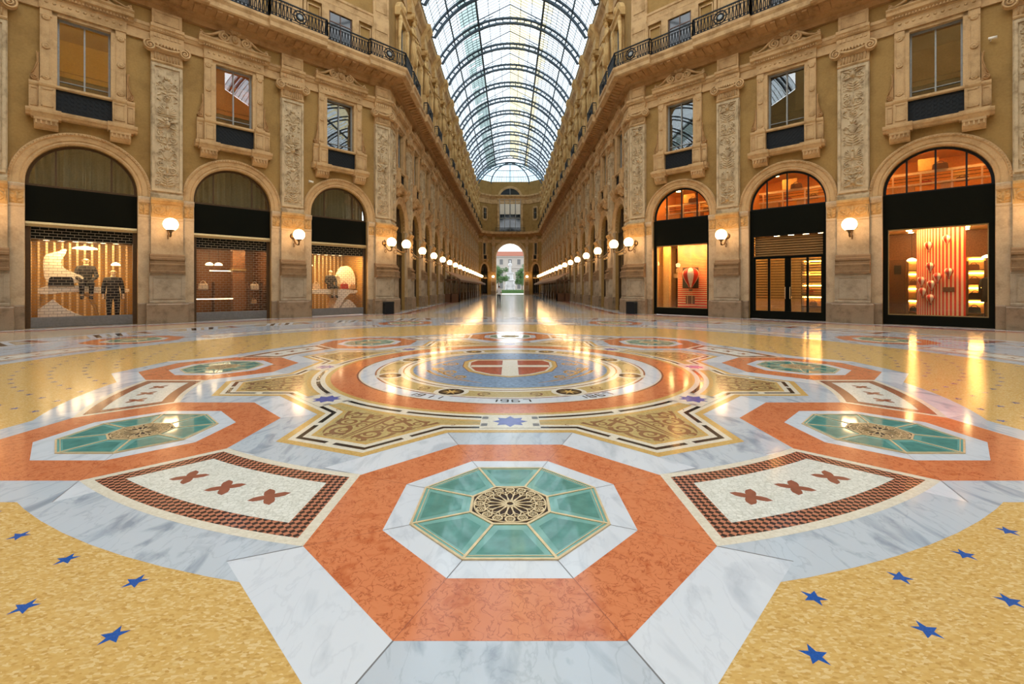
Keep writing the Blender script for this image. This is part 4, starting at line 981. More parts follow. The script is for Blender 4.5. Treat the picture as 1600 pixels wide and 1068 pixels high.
oct_balcony(FL, AL, 1, 'left'); oct_balcony(FR, AR, -1, 'right')
bal = thing('balcony', 'x', 'balcony', (0, 0, 0), 0, 'arcade balconies')
mb = MB(); mb.sweep(seg(1.15), RESS); mb.dz = 0; o = mb.obj('projecting_slab', 'trim', bal)
mb = MB(); railing(mb, [(-1.08, -.9), (-1.08, -1.18), (1.08, -1.18), (1.08, -.9)], step=.2, medal=[(0, -1.18, 1, 0)]); mb.obj('railing', 'iron', bal)
first = True
for f, sg, nm in ((AL, 1, 'left'), (AR, -1, 'right')):
    for k, c in enumerate(AC):
        l = f'{ORD[k]} small iron-railed balcony along the {nm} arcade wall beyond the corner'
        if first: put(bal, f, c*sg, l, 'arcade balconies'); first = False
        else: dup(bal, f(c*sg), f.rz, l, 'arcade balconies')
eb = thing('balcony', 'iron-railed balcony across the far end wall above the bright archway', 'balcony', EF(0))
mb = MB(); railing(mb, [(-EX+.9, -1.0), (EX-.9, -1.0)], step=.3); mb.obj('railing', 'iron', eb)

# ------------------------------------------------------------------ upper-storey openings
dw = struct(thing('window_90'))               # balcony door with flanking blind panels
mb = MB(); 
for x0, x1, z0, z1 in ((-.86, -.66, 14.43, 16.75), (.66, .86, 14.43, 16.75), (-.86, .86, 16.55, 16.75), (-2.0, -1.86, 14.43, 16.7), (1.86, 2.0, 14.43, 16.7), (-2.0, 2.0, 16.7, 16.9), (-1.05, -.86, 14.43, 16.7), (.86, 1.05, 14.43, 16.7)): mb.box(x0, x1, -.12, .0, z0, z1)
for s_ in (-1, 1): panel_mould(mb, min(s_*1.1, s_*1.8), max(s_*1.1, s_*1.8), 14.6, 16.5, 0, .06, .07)
mb.obj('surround', 'trim', dw)
mb = MB(); mb.box(-.66, .66, -.03, 0, 14.43, 16.55); mb.obj('pane', 'darkglass', dw)
mb = MB()
for x in (-.62, -.02, .58): mb.box(x, x+.045, -.06, -.03, 14.43, 16.55)
mb.box(-.66, .66, -.06, -.03, 16.0, 16.05); mb.obj('sash', 'woodd', dw)
first = True
for f in (FL, FR):
    for u in OC:
        o = dw if first else dup(dw, f(u), f.rz); first = False
        o.location = f(u); o.rotation_euler = (0, 0, f.rz); o.name = f'window_{WN[0]}'; WN[0] += 1
for f in (FL, FR):                            # flat strips between the upper openings
    for u in (-7.71, -2.57, 2.57, UC-.5 if f is FL else -UC+.5):
        uu = u if f is FL else (-u if abs(u) < 7.2 or abs(u) == 7.71 else u)
        mb = MB(); mb.sweep(seg(.5), [(0, 14.43), (.14, 14.43), (.14, 16.9), (.11, 17.5), (.11, 20.8), (0, 20.8)]); panel_mould(mb, -.4, .4, 14.6, 16.6, -.14); panel_mould(mb, -.36, .36, 17.7, 20.4, -.11)
        struct(mb.obj(f'trim_{TN[0]}', 'trim', None, f(uu), f.rz)); TN[0] += 1
aw = struct(thing('window_91'))
mb = MB()
for s_ in (-1, 1):
    mb.box(min(s_*.62, s_*.92), max(s_*.62, s_*.92), -.26, 0, 14.43, 18.9); mb.ball((s_*.95, -.3, 18.7), (.16, .16, .3), 8)
    mb.tube([(s_*1.0, -.2, 14.5), (s_*1.15, -.24, 15.6), (s_*1.0, -.26, 16.6), (s_*1.1, -.28, 17.8), (s_*.95, -.3, 18.6)], [.12, .16, .10, .12, .15], 6)
mb.sweep(seg(1.2), [(0, 18.9), (.30, 18.9), (.34, 19.1), (.46, 19.25), (.46, 19.35), (0, 19.4)])
mb.prismy([(-1.15, 19.38), (1.15, 19.38), (.9, 19.75), (.5, 20.1), (0, 20.25), (-.5, 20.1), (-.9, 19.75)], -.30, 0); mb.ball((0, -.34, 19.75), (.25, .16, .34), 10)
mb.obj('surround', 'trimup', aw)
mb = MB(); mb.box(-.62, .62, -.03, 0, 14.43, 18.9); mb.obj('pane', 'darkglass', aw)
mb = MB()
for x0, x1, z0, z1 in ((-.62, -.56, 14.43, 18.9), (.56, .62, 14.43, 18.9), (-.03, .03, 14.43, 18.9), (-.6, .6, 17.4, 17.46)): mb.box(x0, x1, -.07, -.03, z0, z1)
mb.obj('sash', 'sash', aw)
first = True
for f, sg in ((AL, 1), (AR, -1)):
    for c in AC:
        o = aw if first else dup(aw, f(c*sg), f.rz); first = False
        o.location = f(c*sg); o.rotation_euler = (0, 0, f.rz); o.name = f'window_{WN[0]}'; WN[0] += 1

# ------------------------------------------------------------------ atlas statues on the arcade's upper storey
st = thing('statue', 'x', 'statue', (0, 0, 14.43), 0, 'arcade statues')
Zs = 14.43
mb = MB(Zs); mb.sweep(seg(.55), [(0, Zs), (.40, Zs), (.40, 14.9), (.34, 15.0), (.30, 15.6), (.34, 15.7), (0, 15.72)]); mb.sweep(seg(.30), [(0, 15.7), (.34, 15.72), (.42, 17.2), (.44, 17.3), (0, 17.3)]); mb.dz = 0; mb.obj('pedestal', 'trimup', st)
mb = MB(Zs)
mb.lathe([(.20, 17.25), (.30, 17.3), (.30, 17.5), (.24, 17.9), (.27, 18.4), (.26, 18.8), (.20, 19.0), (.24, 19.3), (.31, 19.6), (.33, 19.85), (.22, 20.0), (.10, 20.06), (.09, 20.2)], 12, (0, -.36, 0), 0, 1.15, .72)
for a in range(7): q = -PI*.05-PI*.9*a/6; mb.tube([(.26*math.cos(q), -.36+.2*math.sin(q), 18.9), (.28*math.cos(q+.15), -.36+.21*math.sin(q+.15), 18.2), (.33*math.cos(q), -.36+.24*math.sin(q), 17.35)], [.03, .05, .06], 5)
mb.ball((0, -.40, 20.34), (.14, .16, .19), 12); mb.ball((0, -.52, 20.24), (.09, .07, .13), 8); mb.tube([(0, -.55, 20.4), (0, -.575, 20.34)], .025, 5)
mb.tube([(-.34, -.36, 19.8), (-.52, -.45, 19.4), (-.30, -.66, 19.25), (.02, -.62, 19.42)], [.11, .09, .08, .055], 8); mb.tube([(.34, -.36, 19.8), (.54, -.45, 19.45), (.36, -.66, 19.15), (.0, -.62, 19.05)], [.11, .09, .08, .055], 8)
mb.dz = 0; mb.obj('figure', 'trimup', st)
mb = MB(Zs); mb.sweep(seg(.42), [(0, 20.45), (.44, 20.5), (.5, 20.62), (.5, 20.72), (.6, 20.8), (.6, 20.9), (0, 20.9)])
for s_ in (-1, 1): volute(mb, s_*.36, 20.66, -.5, .16, -s_)
mb.sweep(seg(.55), [(0, 20.9), (.40, 20.9), (.42, 21.3), (.38, 21.32), (.38, 21.95), (.44, 22.0), (.56, 22.25), (.78, 22.5), (.85, 22.62), (.85, 22.9), (0, 23.02)]); mb.dz = 0; mb.obj('capital', 'trimup', st)
first = True
for f, sg, nm in ((AL, 1, 'left'), (AR, -1, 'right')):
    for k in range(1, NARC+1):
        u = arm_u(k)*sg; l = f'{ORD[k-1]} carved atlas statue under the roof cornice along the {nm} arcade wall'
        if first: st.location = (*f(u, .012)[:2], Zs); st.rotation_euler = (0, 0, f.rz); st['label'] = l; first = False
        else: dup(st, (*f(u, .012)[:2], Zs), f.rz, l, 'arcade statues')

# ------------------------------------------------------------------ glazed barrel roof
RC, RR = 21.1, 8.5; RXS = 7.45
A0 = math.acos(RXS/RR)
def arcp(r, a): return (r*math.cos(a), RC + r*math.sin(a))
def xang(x): return math.acos(x/RR)
YV0, YV1 = YC+.0, YE
def vault_mesh(y0, y1):
    mb = MB(); zl = RC+math.sqrt(RR*RR-3.26**2)
    angs = list(np.linspace(A0, xang(5.0), 7))+[xang(4.15), xang(3.26)]
    right = [arcp(RR, a) for a in angs]; prof = right+[(3.26, zl+.38), (0, 31.0), (-3.26, zl+.38)]+[(-x, z) for x, z in right[::-1]]
    n = int(round((y1-y0)/(ABAY/10))); R_ = random.Random(8)
    for j in range(len(prof)-1):
        (xa, za), (xb, zb) = prof[j], prof[j+1]; green = (xb < -3.0 and xa >= -4.2 and xa <= -3.2); yel = xa > 3.2 and xa < 4.2
        if not (green or yel): mb.add([(xa, y0, za), (xa, y1, za), (xb, y1, zb), (xb, y0, zb)], [(0, 1, 2, 3)], 0)
        else:
            for i in range(n):
                ya, yb = y0+(y1-y0)*i/n, y0+(y1-y0)*(i+1)/n; r = R_.random()
                if green: mb.add([(xa, ya, za), (xa, yb, za), (xb, yb, zb), (xb, ya, zb)], [(0, 1, 2, 3)], 1 if r < .85 else 0)
                else:
                    xm, zm = xa+(xb-xa)*.45, za+(zb-za)*.45
                    mb.add([(xa, ya, za), (xa, yb, za), (xm, yb, zm), (xm, ya, zm)], [(0, 1, 2, 3)], 2 if r < .25 else 0); mb.add([(xm, ya, zm), (xm, yb, zm), (xb, yb, zb), (xb, ya, zb)], [(0, 1, 2, 3)], 2 if r < .8 else 0)
    return mb, prof
mb, VPROF = vault_mesh(YV0, YV1)
ceil = struct(mb.obj('ceiling', ['glassroof', 'glassgreen', 'glassyel']))
mb = MB()
n = int(round((YV1-YV0)/(ABAY/10)))
for i in range(n+1):
    y = YV0+(YV1-YV0)*i/n
    pts = [(arcp(RR-.02, a)[0], arcp(RR-.02, a)[1]) for a in np.linspace(A0, xang(3.26), 9)]
    for s_ in (-1, 1):
        for a, b in zip(pts[:-1], pts[1:]): mb.add([(s_*a[0], y-.022, a[1]-.05), (s_*a[0], y+.022, a[1]-.05), (s_*b[0], y+.022, b[1]-.05), (s_*b[0], y-.022, b[1]-.05), (s_*a[0], y-.022, a[1]), (s_*a[0], y+.022, a[1]), (s_*b[0], y+.022, b[1]), (s_*b[0], y-.022, b[1])], [(0, 1, 2, 3), (0, 4, 7, 3), (1, 2, 6, 5)])
        mb.bar((s_*3.26, y, VPROF[9][1]), (0, y, 31.0), .022)
mb.obj('glazing_bars', 'roofiron', ceil)
mb = MB()
for x in (7.0, 6.45, 5.2, 4.68, 4.15, 3.7):
    for s_ in (-1, 1): mb.box(s_*x-.022, s_*x+.022, YV0, YV1, RC+math.sqrt(RR*RR-x*x)-.06, RC+math.sqrt(RR*RR-x*x)-.01)
for x, z in ((0, 30.96), (1.1, 30.38), (2.2, 29.8)):
    for s_ in (-1, 1): mb.box(s_*x-.025, s_*x+.025, YV0, YV1, z-.05, z)
for x, w in ((5.8, .05), (3.26, .085)):
    for s_ in (-1, 1): zz = RC+math.sqrt(RR*RR-x*x); mb.box(s_*x-w, s_*x+w, YV0, YV1, zz-.30, zz+.02)
for s_ in (-1, 1): mb.box(s_*3.26-.05, s_*3.26+.05, YV0, YV1, VPROF[9][1]-.08, VPROF[9][1]+.03); mb.box(s_*RXS-.1, s_*RXS+.1, YV0, YV1, 24.8, 25.2)
mb.obj('purlins', 'roofiron', ceil)
# lattice ribs
mb = MB(); ro, ri = RR-.06, RR-.58; ang = np.linspace(A0-.02, PI-A0+.02, 49)
for r, w in ((ro, .085), (ri, .10)):
    mb.arch([(r-w, -.11), (r+w, -.11), (r+w, .11), (r-w, .11)], RC, None, 48, 0, 0, A0-.02, PI-A0+.02)
for a in ang[::2]: mb.bar((ri*math.cos(a), 0, RC+ri*math.sin(a)), (ro*math.cos(a), 0, RC+ro*math.sin(a)), .08)
for s_ in (-1, 1):
    mb.bar((s_*3.26, 0, VPROF[9][1]), (0, 0, 30.96), .05)
    mb.tube([(s_*3.2, 0, 28.3), (s_*3.05, 0, 28.95), (s_*2.6, 0, 29.4), (s_*1.8, 0, 29.75)], .03, 5)
    for q, r in ((0, .16), (1, .11)): mb.tube([(s_*(3.0-.35*q)+r*math.cos(t*PI/5), 0, 29.12+.3*q+r*math.sin(t*PI/5)) for t in range(11)], .018, 4)
RIB = mb.mesh('rib', ['roofiron'])
for k in range(0, NARC+1): link('rib', RIB, ceil, (0, 27.4+ABAY*k, 0))
# hipped glass end over the chamfered end wall
mb = MB(); base = [(RXS, YE), (EX+.1, YE+CH), (EX*.34, YE+CH+.5), (-EX*.34, YE+CH+.5), (-EX-.1, YE+CH), (-RXS, YE)]; zb = 25.6; apex = (0, YE, 29.6); m_ = len(base)
def apt(i, t):
    b = base[i]; return (b[0]*math.cos(t*PI/2), YE+(b[1]-YE)*math.cos(t*PI/2), zb+(29.6-zb)*math.sin(t*PI/2))
T_ = np.linspace(0, 1, 9)
for i in range(m_-1):
    for a, b in zip(T_[:-1], T_[1:]): mb.add([apt(i, a), apt(i+1, a), apt(i+1, b), apt(i, b)], [(0, 1, 2, 3)])
hip = mb.obj('end_glazing', 'glassend', ceil)
mb = MB()
for i in (0, 1, 4, 5): mb.tube([apt(i, t) for t in T_], .17, 4, 0, False)
mb.tube([(0, apt(2, t)[1], apt(2, t)[2]) for t in T_], .10, 4, 0, False)
for t in (.0, .25, .5): mb.tube([apt(i, t) for i in range(m_)], .07, 4, 0, False)
for i in range(m_-1):
    for q in (.2, .4, .6, .8): mb.tube([tuple(u*(1-q)+v*q for u, v in zip(apt(i, t), apt(i+1, t))) for t in T_[:5]], .035, 4, 0, False)
for t in (.06, .12, .18): mb.tube([apt(i, t) for i in range(m_)], .03, 4, 0, False)
mb.obj('end_ribs', 'roofiron', ceil)
# side and rear arcade roofs (outside the frame, they light the rotunda and show in the windows)
vm, _ = vault_mesh(0, 51); VM = vm.mesh('glass_vault', ['glassroof', 'glassgreen', 'glassyel'])
mb = MB()
for i in range(0, 72):
    y = 51*i/71; pts = [(arcp(RR, a)[0], arcp(RR, a)[1]) for a in np.linspace(A0, xang(3.26), 7)]
    for s_ in (-1, 1):
        for a, b in zip(pts[:-1], pts[1:]): mb.bar((s_*a[0], y, a[1]-.03), (s_*b[0], y, b[1]-.03), .03)
for k in range(11):
    y0 = 1+ABAY*k; mb.arch([(ri-.08, y0-.1), (ri+.08, y0-.1), (ri+.08, y0+.1), (ri-.08, y0+.1)], RC, None, 30, 0, 0, A0, PI-A0); mb.arch([(ro-.08, y0-.1), (ro+.08, y0-.1), (ro+.08, y0+.1), (ro-.08, y0+.1)], RC, None, 30, 0, 0, A0, PI-A0)
for x in (5.8, 3.26):
    for s_ in (-1, 1): zz = RC+math.sqrt(RR*RR-x*x); mb.box(s_*x-.07, s_*x+.07, 0, 51, zz-.3, zz)
VB = mb.mesh('roof_ironwork', ['roofiron'])
for loc, rz, nm in (((-18.6, SYM, 0), rad(90), 'ceiling_left_arcade'), ((18.6, SYM, 0), rad(-90), 'ceiling_right_arcade'), ((0, 2*SYM-YC, 0), rad(180), 'ceiling_rear_arcade')):
    o = struct(link(nm, VM, None, loc, rz)); link('roof_ironwork', VB, o)
# glass dome over the rotunda
mb = MB(); DR = 20.4; ND = 32
def dp(i, t): a = 2*PI*i/ND; return (DR*math.cos(t)*math.cos(a), SYM+DR*math.cos(t)*math.sin(a), 29.8+DR*.80*math.sin(t))
TT = np.linspace(0, PI/2*.92, 9)
for i in range(ND):
    for a, b in zip(TT[:-1], TT[1:]): mb.add([dp(i, a), dp(i+1, a), dp(i+1, b), dp(i, b)], [(0, 1, 2, 3)])
mb.add([dp(i, TT[-1]) for i in range(ND)], [list(range(ND))])
dome = struct(mb.obj('ceiling_dome', 'glassdome')); mb = MB()
for i in range(ND): mb.tube([dp(i, t) for t in TT], .16 if i % 2 == 0 else .06, 4, 0, False)
for t in TT: mb.tube([dp(i, t) for i in range(ND+1)], .12, 4, 0, False)
mb.obj('dome_ribs', 'roofiron', dome)

# ------------------------------------------------------------------ far end wall
ew = struct(thing('window_92')); ew.location = EF(0); ew.name = f'window_{WN[0]}'; WN[0] += 1
mb = MB(); mb.arch([(2.45, 0), (2.45, -.2), (2.9, -.25), (3.0, 0)], 22.0, 14.5, 28); mb.obj('surround', 'trim', ew)
mb = MB(); P_ = [(-2.45, 14.5), (2.45, 14.5)]+[(2.45*math.cos(PI*i/20), 22+2.45*math.sin(PI*i/20)) for i in range(21)]; mb.prismy(P_, -.06, -.01); mb.obj('pane', 'darkglass', ew)
mb = MB()
for x in (-1.25, -.0, 1.25, -2.4, 2.4): mb.box(x-.06, x+.06, -.16, -.06, 14.5, 22 if abs(x) > .1 else 24.4)
for z in (17.6, 22.0): mb.box(-2.45, 2.45, -.16, -.06, z-.1, z+.1)
mb.obj('sash', 'sash', ew)
mb = MB()
for x in (-1.82, -.62, .62, 1.82): mb.box(x-.5, x+.5, -.1, -.065, 18.5, 21.4)
mb.obj('white_blind', 'white', ew)
for f, nm in ((CL, 'left'), (CR, 'right')):
    o = struct(thing(f'window_{WN[0]}', None, None, f(0), f.rz)); WN[0] += 1
    mb = MB(); mb.prismy([(-.8, 17.4), (-.6, 16.9), (.6, 16.9), (.8, 17.4), (.8, 19.6), (.6, 20.1), (-.6, 20.1), (-.8, 19.6)], -.16, 0); mb.obj('surround', 'trim', o)
    mb = MB(); mb.box(-.42, .42, -.2, -.155, 17.3, 19.7); mb.obj('pane', 'darkglass', o)
    mb = MB(); mb.box(-.03, .03, -.23, -.2, 17.3, 19.7); mb.box(-.42, .42, -.23, -.2, 18.6, 18.66); mb.obj('sash', 'sash', o)
# ------------------------------------------------------------------ wall lamps
lamp = thing('wall_lamp', 'x', 'lamp')
mb = MB(); mb.ball((0, 0, 0), .27, 20); mb.obj('globe', 'globe', lamp)
mb = MB(); mb.tube([(0, .80, -.05), (0, .62, -.26), (0, .36, -.46), (0, .10, -.50), (0, -.02, -.40), (0, 0, -.27)], [.035, .035, .03, .03, .03, .04], 8)
mb.lathe([(.02, -.36), (.06, -.34), (.05, -.30), (.13, -.26), (.15, -.22), (.12, -.20)], 12); mb.lathe([(.01, -.52), (.035, -.46), (.02, -.40), (.02, -.36)], 8, (0, -.02, 0))
mb.tube([(0, y, z) for y, z in [(.66+.10*math.cos(t), -.46+.10*math.sin(t)) for t in np.linspace(0, 7, 14)]], .018, 5)
mb.obj('bracket', 'lampbronze', lamp)
mb = MB(); mb.lathe([(.01, 0), (.05, .02), (.12, .03), (.16, .06), (.16, .09)], 14); 
for i, (x, y, z) in enumerate(mb.v): mb.v[i] = (x, .72+z, y+.0)
mb.tube([(0, .78, .18), (0, .70, .05), (0, .78, -.1)], .03, 5); mb.obj('wall_plate', 'lampbronze', lamp)
LW, LZc = 1.05, 4.15
def setlamp(o, f, u, l, g): o.location = f(u, LW, LZc); o.rotation_euler = (0, 0, f.rz); o['label'] = l; o['group'] = g
setlamp(lamp, FL, -2.57, 'globe lamp on the pilaster between the near gold shop and the handbag shop', 'globe lamps of the rotunda')
for f, u, l in ((FL, 2.57, 'globe lamp on the pilaster between the handbag shop and the farther gold shop'), (FL, 7.71, 'glowing globe lamp on the left corner pilaster, face towards the shops'), (FL, -7.71, 'globe lamp on the pilaster at the left edge of the photo'),
                (FR, 2.57, 'globe lamp on the pilaster between the louvred door and the striped window'), (FR, -2.57, 'globe lamp on the pilaster between the big balloon window and the louvred door'), (FR, -7.71, 'glowing globe lamp on the right corner pilaster, face towards the shops'), (FR, 7.71, 'globe lamp on the pilaster at the right edge of the photo')):
    setlamp(dup(lamp, (0, 0, 0), 0), f, u, l, 'globe lamps of the rotunda')
for f, sg, nm in ((AL, 1, 'left'), (AR, -1, 'right')):
    for k in range(0, NARC+1):
        l = (f'globe lamp on the {nm} corner pilaster, on its arcade face' if k == 0 else f'{ORD[k-1]} globe lamp along the {nm} arcade wall, counted from the corner')
        setlamp(dup(lamp, (0, 0, 0), 0), f, (.25 if k == 0 else arm_u(k))*sg, l, 'globe lamps along the arcade')
for x, nm in ((-3.86, 'left'), (3.86, 'right')): setlamp(dup(lamp, (0, 0, 0), 0), EF, x, f'globe lamp on the {nm} side of the far bright archway', 'globe lamps at the far end')

# ------------------------------------------------------------------ shop fronts, rotunda
def lunette(root, frame_m, xs, y=.18, r=1.60, zb=5.36, pane='pane'):
    mb = MB(); mb.arch([(r, y), (r-.09, y), (r-.09, y+.08), (r, y+.08)], 5.45, zb, 28)
    for x in xs: mb.box(x-.028, x+.028, y+.005, y+.065, zb, 5.45+math.sqrt((r-.05)**2-x*x))
    mb.box(-r, r, y, y+.10, zb-.05, zb+.04); mb.obj('fanlight_frame', frame_m, root)
    P_ = [(-r+.05, zb), (r-.05, zb)]+[((r-.05)*math.cos(PI*i/24), 5.45+(r-.05)*math.sin(PI*i/24)) for i in range(25)]
    mb = MB(); mb.prismy(P_, y+.03, y+.042); mb.obj('fanlight_pane', pane, root)
def shutter_front(f, u, label):
    root = thing('shopfront', label, 'shop front', f(u), f.rz, 'shuttered shop fronts')
    mb = MB(); mb.box(-1.60, 1.60, .14, .24, 3.98, 5.32); mb.obj('sign_panel', 'blackpanel', root)
    mb = MB(); mb.sweep([(-1.6, .2), (1.6, .2)], [(0, 3.80), (.12, 3.80), (.14, 3.9), (.11, 3.98), (0, 3.98)], closed=True); mb.obj('brass_beam', 'gold', root)
    for s_ in (-1, 1):
        mb = MB(); mb.box(min(s_*1.46, s_*1.60), max(s_*1.46, s_*1.60), .16, .30, 0, 3.80); mb.obj('door_jamb', 'bronze', root)
    mb = MB(); mb.box(-1.46, 1.46, .18, .26, .012, .40)
    for i in range(4): mb.box(-1.46, 1.46, .165, .18, .05+i*.09, .10+i*.09)
    mb.obj('shutter_foot', 'steel', root)
    mb = MB(); n = 31; z0, z1 = .40, 3.80; dz = (z1-z0)/n; y = .22
    for i in range(n+1): mb.box(-1.46, 1.46, y-.008, y+.008, z0+i*dz-.008, z0+i*dz+.008)
    for i in range(n):
        for k in range(13):
            x = -1.46+.235*k+(.118 if i % 2 else 0)
            if x < 1.46: mb.box(x-.006, x+.006, y-.006, y+.006, z0+i*dz, z0+(i+1)*dz)
    mb.obj('roller_grille', 'steelw', root)
    mb = MB(); mb.box(-1.46, 1.46, .30, .62, 3.34, 3.80); mb.obj('shutter_box', 'blackpanel', root)
    lunette(root, 'bronze', (-.80, .80))
    mb = MB(); A = []; zt = []          # pleated curtain behind the fanlight
    nx = 120; vs = []
    for i in range(nx+1):
        x = -1.56+3.12*i/nx; y = .64+.085*math.sin(x*24+1.3*math.sin(x*5))+.03*math.sin(x*57); t = 5.45+math.sqrt(max(.001, 1.6**2-x*x))
        vs += [(x, y, 5.2), (x, y, t)]
    mb.add(vs, [(2*i, 2*i+2, 2*i+3, 2*i+1) for i in range(nx)], 0, True); mb.obj('curtain', 'curtain', root)
    mb = MB(); P_ = [(-1.7, 5.1), (1.7, 5.1), (1.7, 7.2), (-1.7, 7.2)]; mb.prismy(P_, .80, .83); mb.obj('backing_board', 'woodd', root)
    return root
shutter_front(FL, OC[0], 'shop front with roller grille over gold mannequin display at left edge')
shutter_front(FL, OC[1], 'shop front with roller grille over dark interior with pale handbags')
shutter_front(FL, OC[2], 'shop front with roller grille over gold display, next to the left corner pilaster')
def black_front(f, u, label, kind):
    root = thing('shopfront', label, 'shop front', f(u), f.rz, 'black shop fronts')
    mb = MB(); mb.box(-1.60, 1.60, .10, .22, 4.02, 5.34); mb.obj('sign_panel', 'blackpanel', root)
    mb = MB()
    for x0, x1, z0, z1 in ((-1.6, -1.44, .012, 4.02), (1.44, 1.6, .012, 4.02), (-1.44, 1.44, .012, .40)): mb.box(x0, x1, .10, .24, z0, z1)
    if kind == 'window': mb.box(-1.44, 1.44, .10, .24, 3.92, 4.02)
    mb.obj('black_surround', 'blackpanel', root)
    if kind == 'window':
        mb = MB(); mb.box(-1.44, 1.44, .17, .185, .40, 3.92); mb.obj('display_pane', 'shopglass', root)
        mb = MB(); mb.box(-1.44, 1.44, .14, .165, 3.86, 3.92); mb.box(-1.44, 1.44, .14, .165, .40, .435); mb.box(-1.44, -1.41, .14, .165, .4, 3.9); mb.box(1.41, 1.44, .14, .165, .4, 3.9); mb.obj('bright_trim', 'gold', root)
        mb = MB(); mb.box(-1.36, 1.36, .33, .38, 3.935, 3.955); mb.obj('strip_light', 'coverd', root)
    else:
        mb = MB()
        for x in (-1.44, -.80, .0, .80): mb.box(x-.0, x+.09, .12, .22, .40 if x == -9 else .012, 3.0)
        mb.box(.05-.13, .05+.13, .12, .22, .012, 3.0); mb.box(1.37, 1.44, .12, .22, .012, 3.0); mb.box(-1.44, 1.44, .12, .22, 2.92, 3.04); mb.box(-1.44, 1.44, .12, .22, .012, .12); mb.obj('door_frame', 'blackpanel', root)
        for x0, x1 in ((-1.35, -.80), (-.71, -.08), (.18, .80), (.89, 1.37)):
            mb = MB(); mb.box(x0, x1, .15, .165, .12, 2.92); mb.obj('door_pane', 'pane', root)
        mb = MB()
        for i in range(8): mb.box(-1.44, 1.44, .26, .34, 3.07+i*.118, 3.135+i*.118)
        mb.box(-1.44, 1.44, .36, .38, 3.04, 4.02)
        mb.obj('upper_louvre', 'blind', root)
        for x0, x1 in ((-1.35, -.80), (-.71, -.10), (.15, .80), (.89, 1.40)):
            mb = MB()
            for i in range(15): z = 1.0+i*.128; mb.box(x0, x1, .26, .30, z, z+.062)
            mb.obj('louvre_shutter', 'blind', root)
        for s_ in (-1, 1):
            mb = MB(); mb.tube([(.05+s_*.10, .08, 1.0), (.05+s_*.10, .05, 1.05), (.05+s_*.10, .05, 1.5), (.05+s_*.10, .08, 1.55)], .014, 6); mb.obj('door_pull', 'brass', root)
    lunette(root, 'iron', (-.86, .0, .86), pane='shopglass')
    return root
black_front(FR, OC[2], 'black shop front around window with vertical red stripes and small balloons', 'window')
black_front(FR, OC[1], 'black shop front with glazed doors behind louvre shutters, middle of the right wall', 'door')
black_front(FR, OC[0], 'black shop front around window with one big striped balloon, next to the right corner pilaster', 'window')
# arcade shop fronts
asf = thing('shopfront', 'x', 'shop front', (0, 0, 0), 0, 'arcade shop fronts')
mb = MB(); mb.box(-1.6, 1.6, .2, .32, 3.9, 5.3); mb.obj('sign_panel', 'blackpanel', asf)
mb = MB(); mb.box(-1.6, 1.6, .16, .3, 3.75, 3.9); mb.obj('brass_beam', 'gold', asf)
mb = MB(); mb.box(-1.6, 1.6, .28, .30, .012, 3.75); mb.obj('display_pane', 'darkglass', asf)
mb = MB()
for x in (-1.55, -.5, .5, 1.55): mb.box(x-.05, x+.05, .22, .28, .012, 3.75)
mb.box(-1.6, 1.6, .2, .28, .012, .35); mb.obj('door_frame', 'bronze', asf)
P_ = [(-1.6, 5.3), (1.6, 5.3)]+[(1.6*math.cos(PI*i/20), 5.45+1.6*math.sin(PI*i/20)) for i in range(21)]
mb = MB(); mb.prismy(P_, .26, .28); mb.obj('fanlight_pane', 'darkglass', asf)
mb = MB()
for x in (-.8, 0, .8): mb.box(x-.03, x+.03, .2, .26, 5.3, 6.85)
mb.obj('fanlight_frame', 'bronze', asf)
first = True
for f, sg, nm in ((AL, 1, 'left'), (AR, -1, 'right')):
    for k, c in enumerate(AC):
        l = f'{ORD[k]} dark shop front under an arch along the {nm} arcade wall'
        if first: put(asf, f, c*sg, l, 'arcade shop fronts'); asf.scale = (AS, 1, 1); first = False
        else: dup(asf, f(c*sg), f.rz, l, 'arcade shop fronts', (AS, 1, 1))
for f, nm in ((CL, 'left'), (CR, 'right')): dup(asf, f(0), f.rz, f'dark shop front under the small arch {nm} of the far bright archway', 'arcade shop fronts', (.66, 1, 1))

# ------------------------------------------------------------------ shop interiors
for f, u, n, wm, cm in ((FL, OC[0], 'left_near', 'goldwall', 'woodd'), (FL, OC[1], 'left_middle', 'wood', 'woodd'), (FL, OC[2], 'left_far', 'goldwall', 'woodd'), (FR, OC[2], 'right_near', 'wood', 'amber'), (FR, OC[1], 'right_middle', 'amber', 'woodd'), (FR, OC[0], 'right_far', 'amber', 'amber')):
    room(f'shop_{n}', f, u, -1.75, 1.75, .32, 3.4, .03, 3.52 if f is FL else (4.0 if n != 'right_middle' else 4.3), wm, cm, 'wood')
for f, u, n in ((FR, OC[2], 'right_near'), (FR, OC[1], 'right_middle'), (FR, OC[0], 'right_far')):
    room(f'mezzanine_{n}', f, u, -1.9, 1.9, .30, 3.6, 4.9, 7.3, 'orangewall', 'amber', 'wood')
def downlights(f, u, n, nm, y0, y1, z, label, s=.05):
    k = 0
    for i in range(n):
        for y in (y0, y1):
            o = tag(link('downlight', DL if y == y0 else DL2, None, f(u-1.3+2.6*(i+.5)/n, -y, z), f.rz), label, 'spotlight', nm); o.scale = (s/.05,)*3
mb = MB(); mb.lathe([(.001, -.012), (.05, -.012), (.05, 0), (.001, 0)], 10); DL = mb.mesh('downlight', ['bulb']); DL2 = mb.mesh('downlight', ['bulbsoft'])
downlights(FL, OC[0], 6, 'downlights of the near gold shop', .9, 2.3, 3.5, 'small round downlight in the ceiling of the gold mannequin shop at left edge', .13)
downlights(FL, OC[1], 4, 'downlights of the handbag shop', .9, 2.3, 3.5, 'small round downlight in the ceiling of the dark handbag shop', .11)
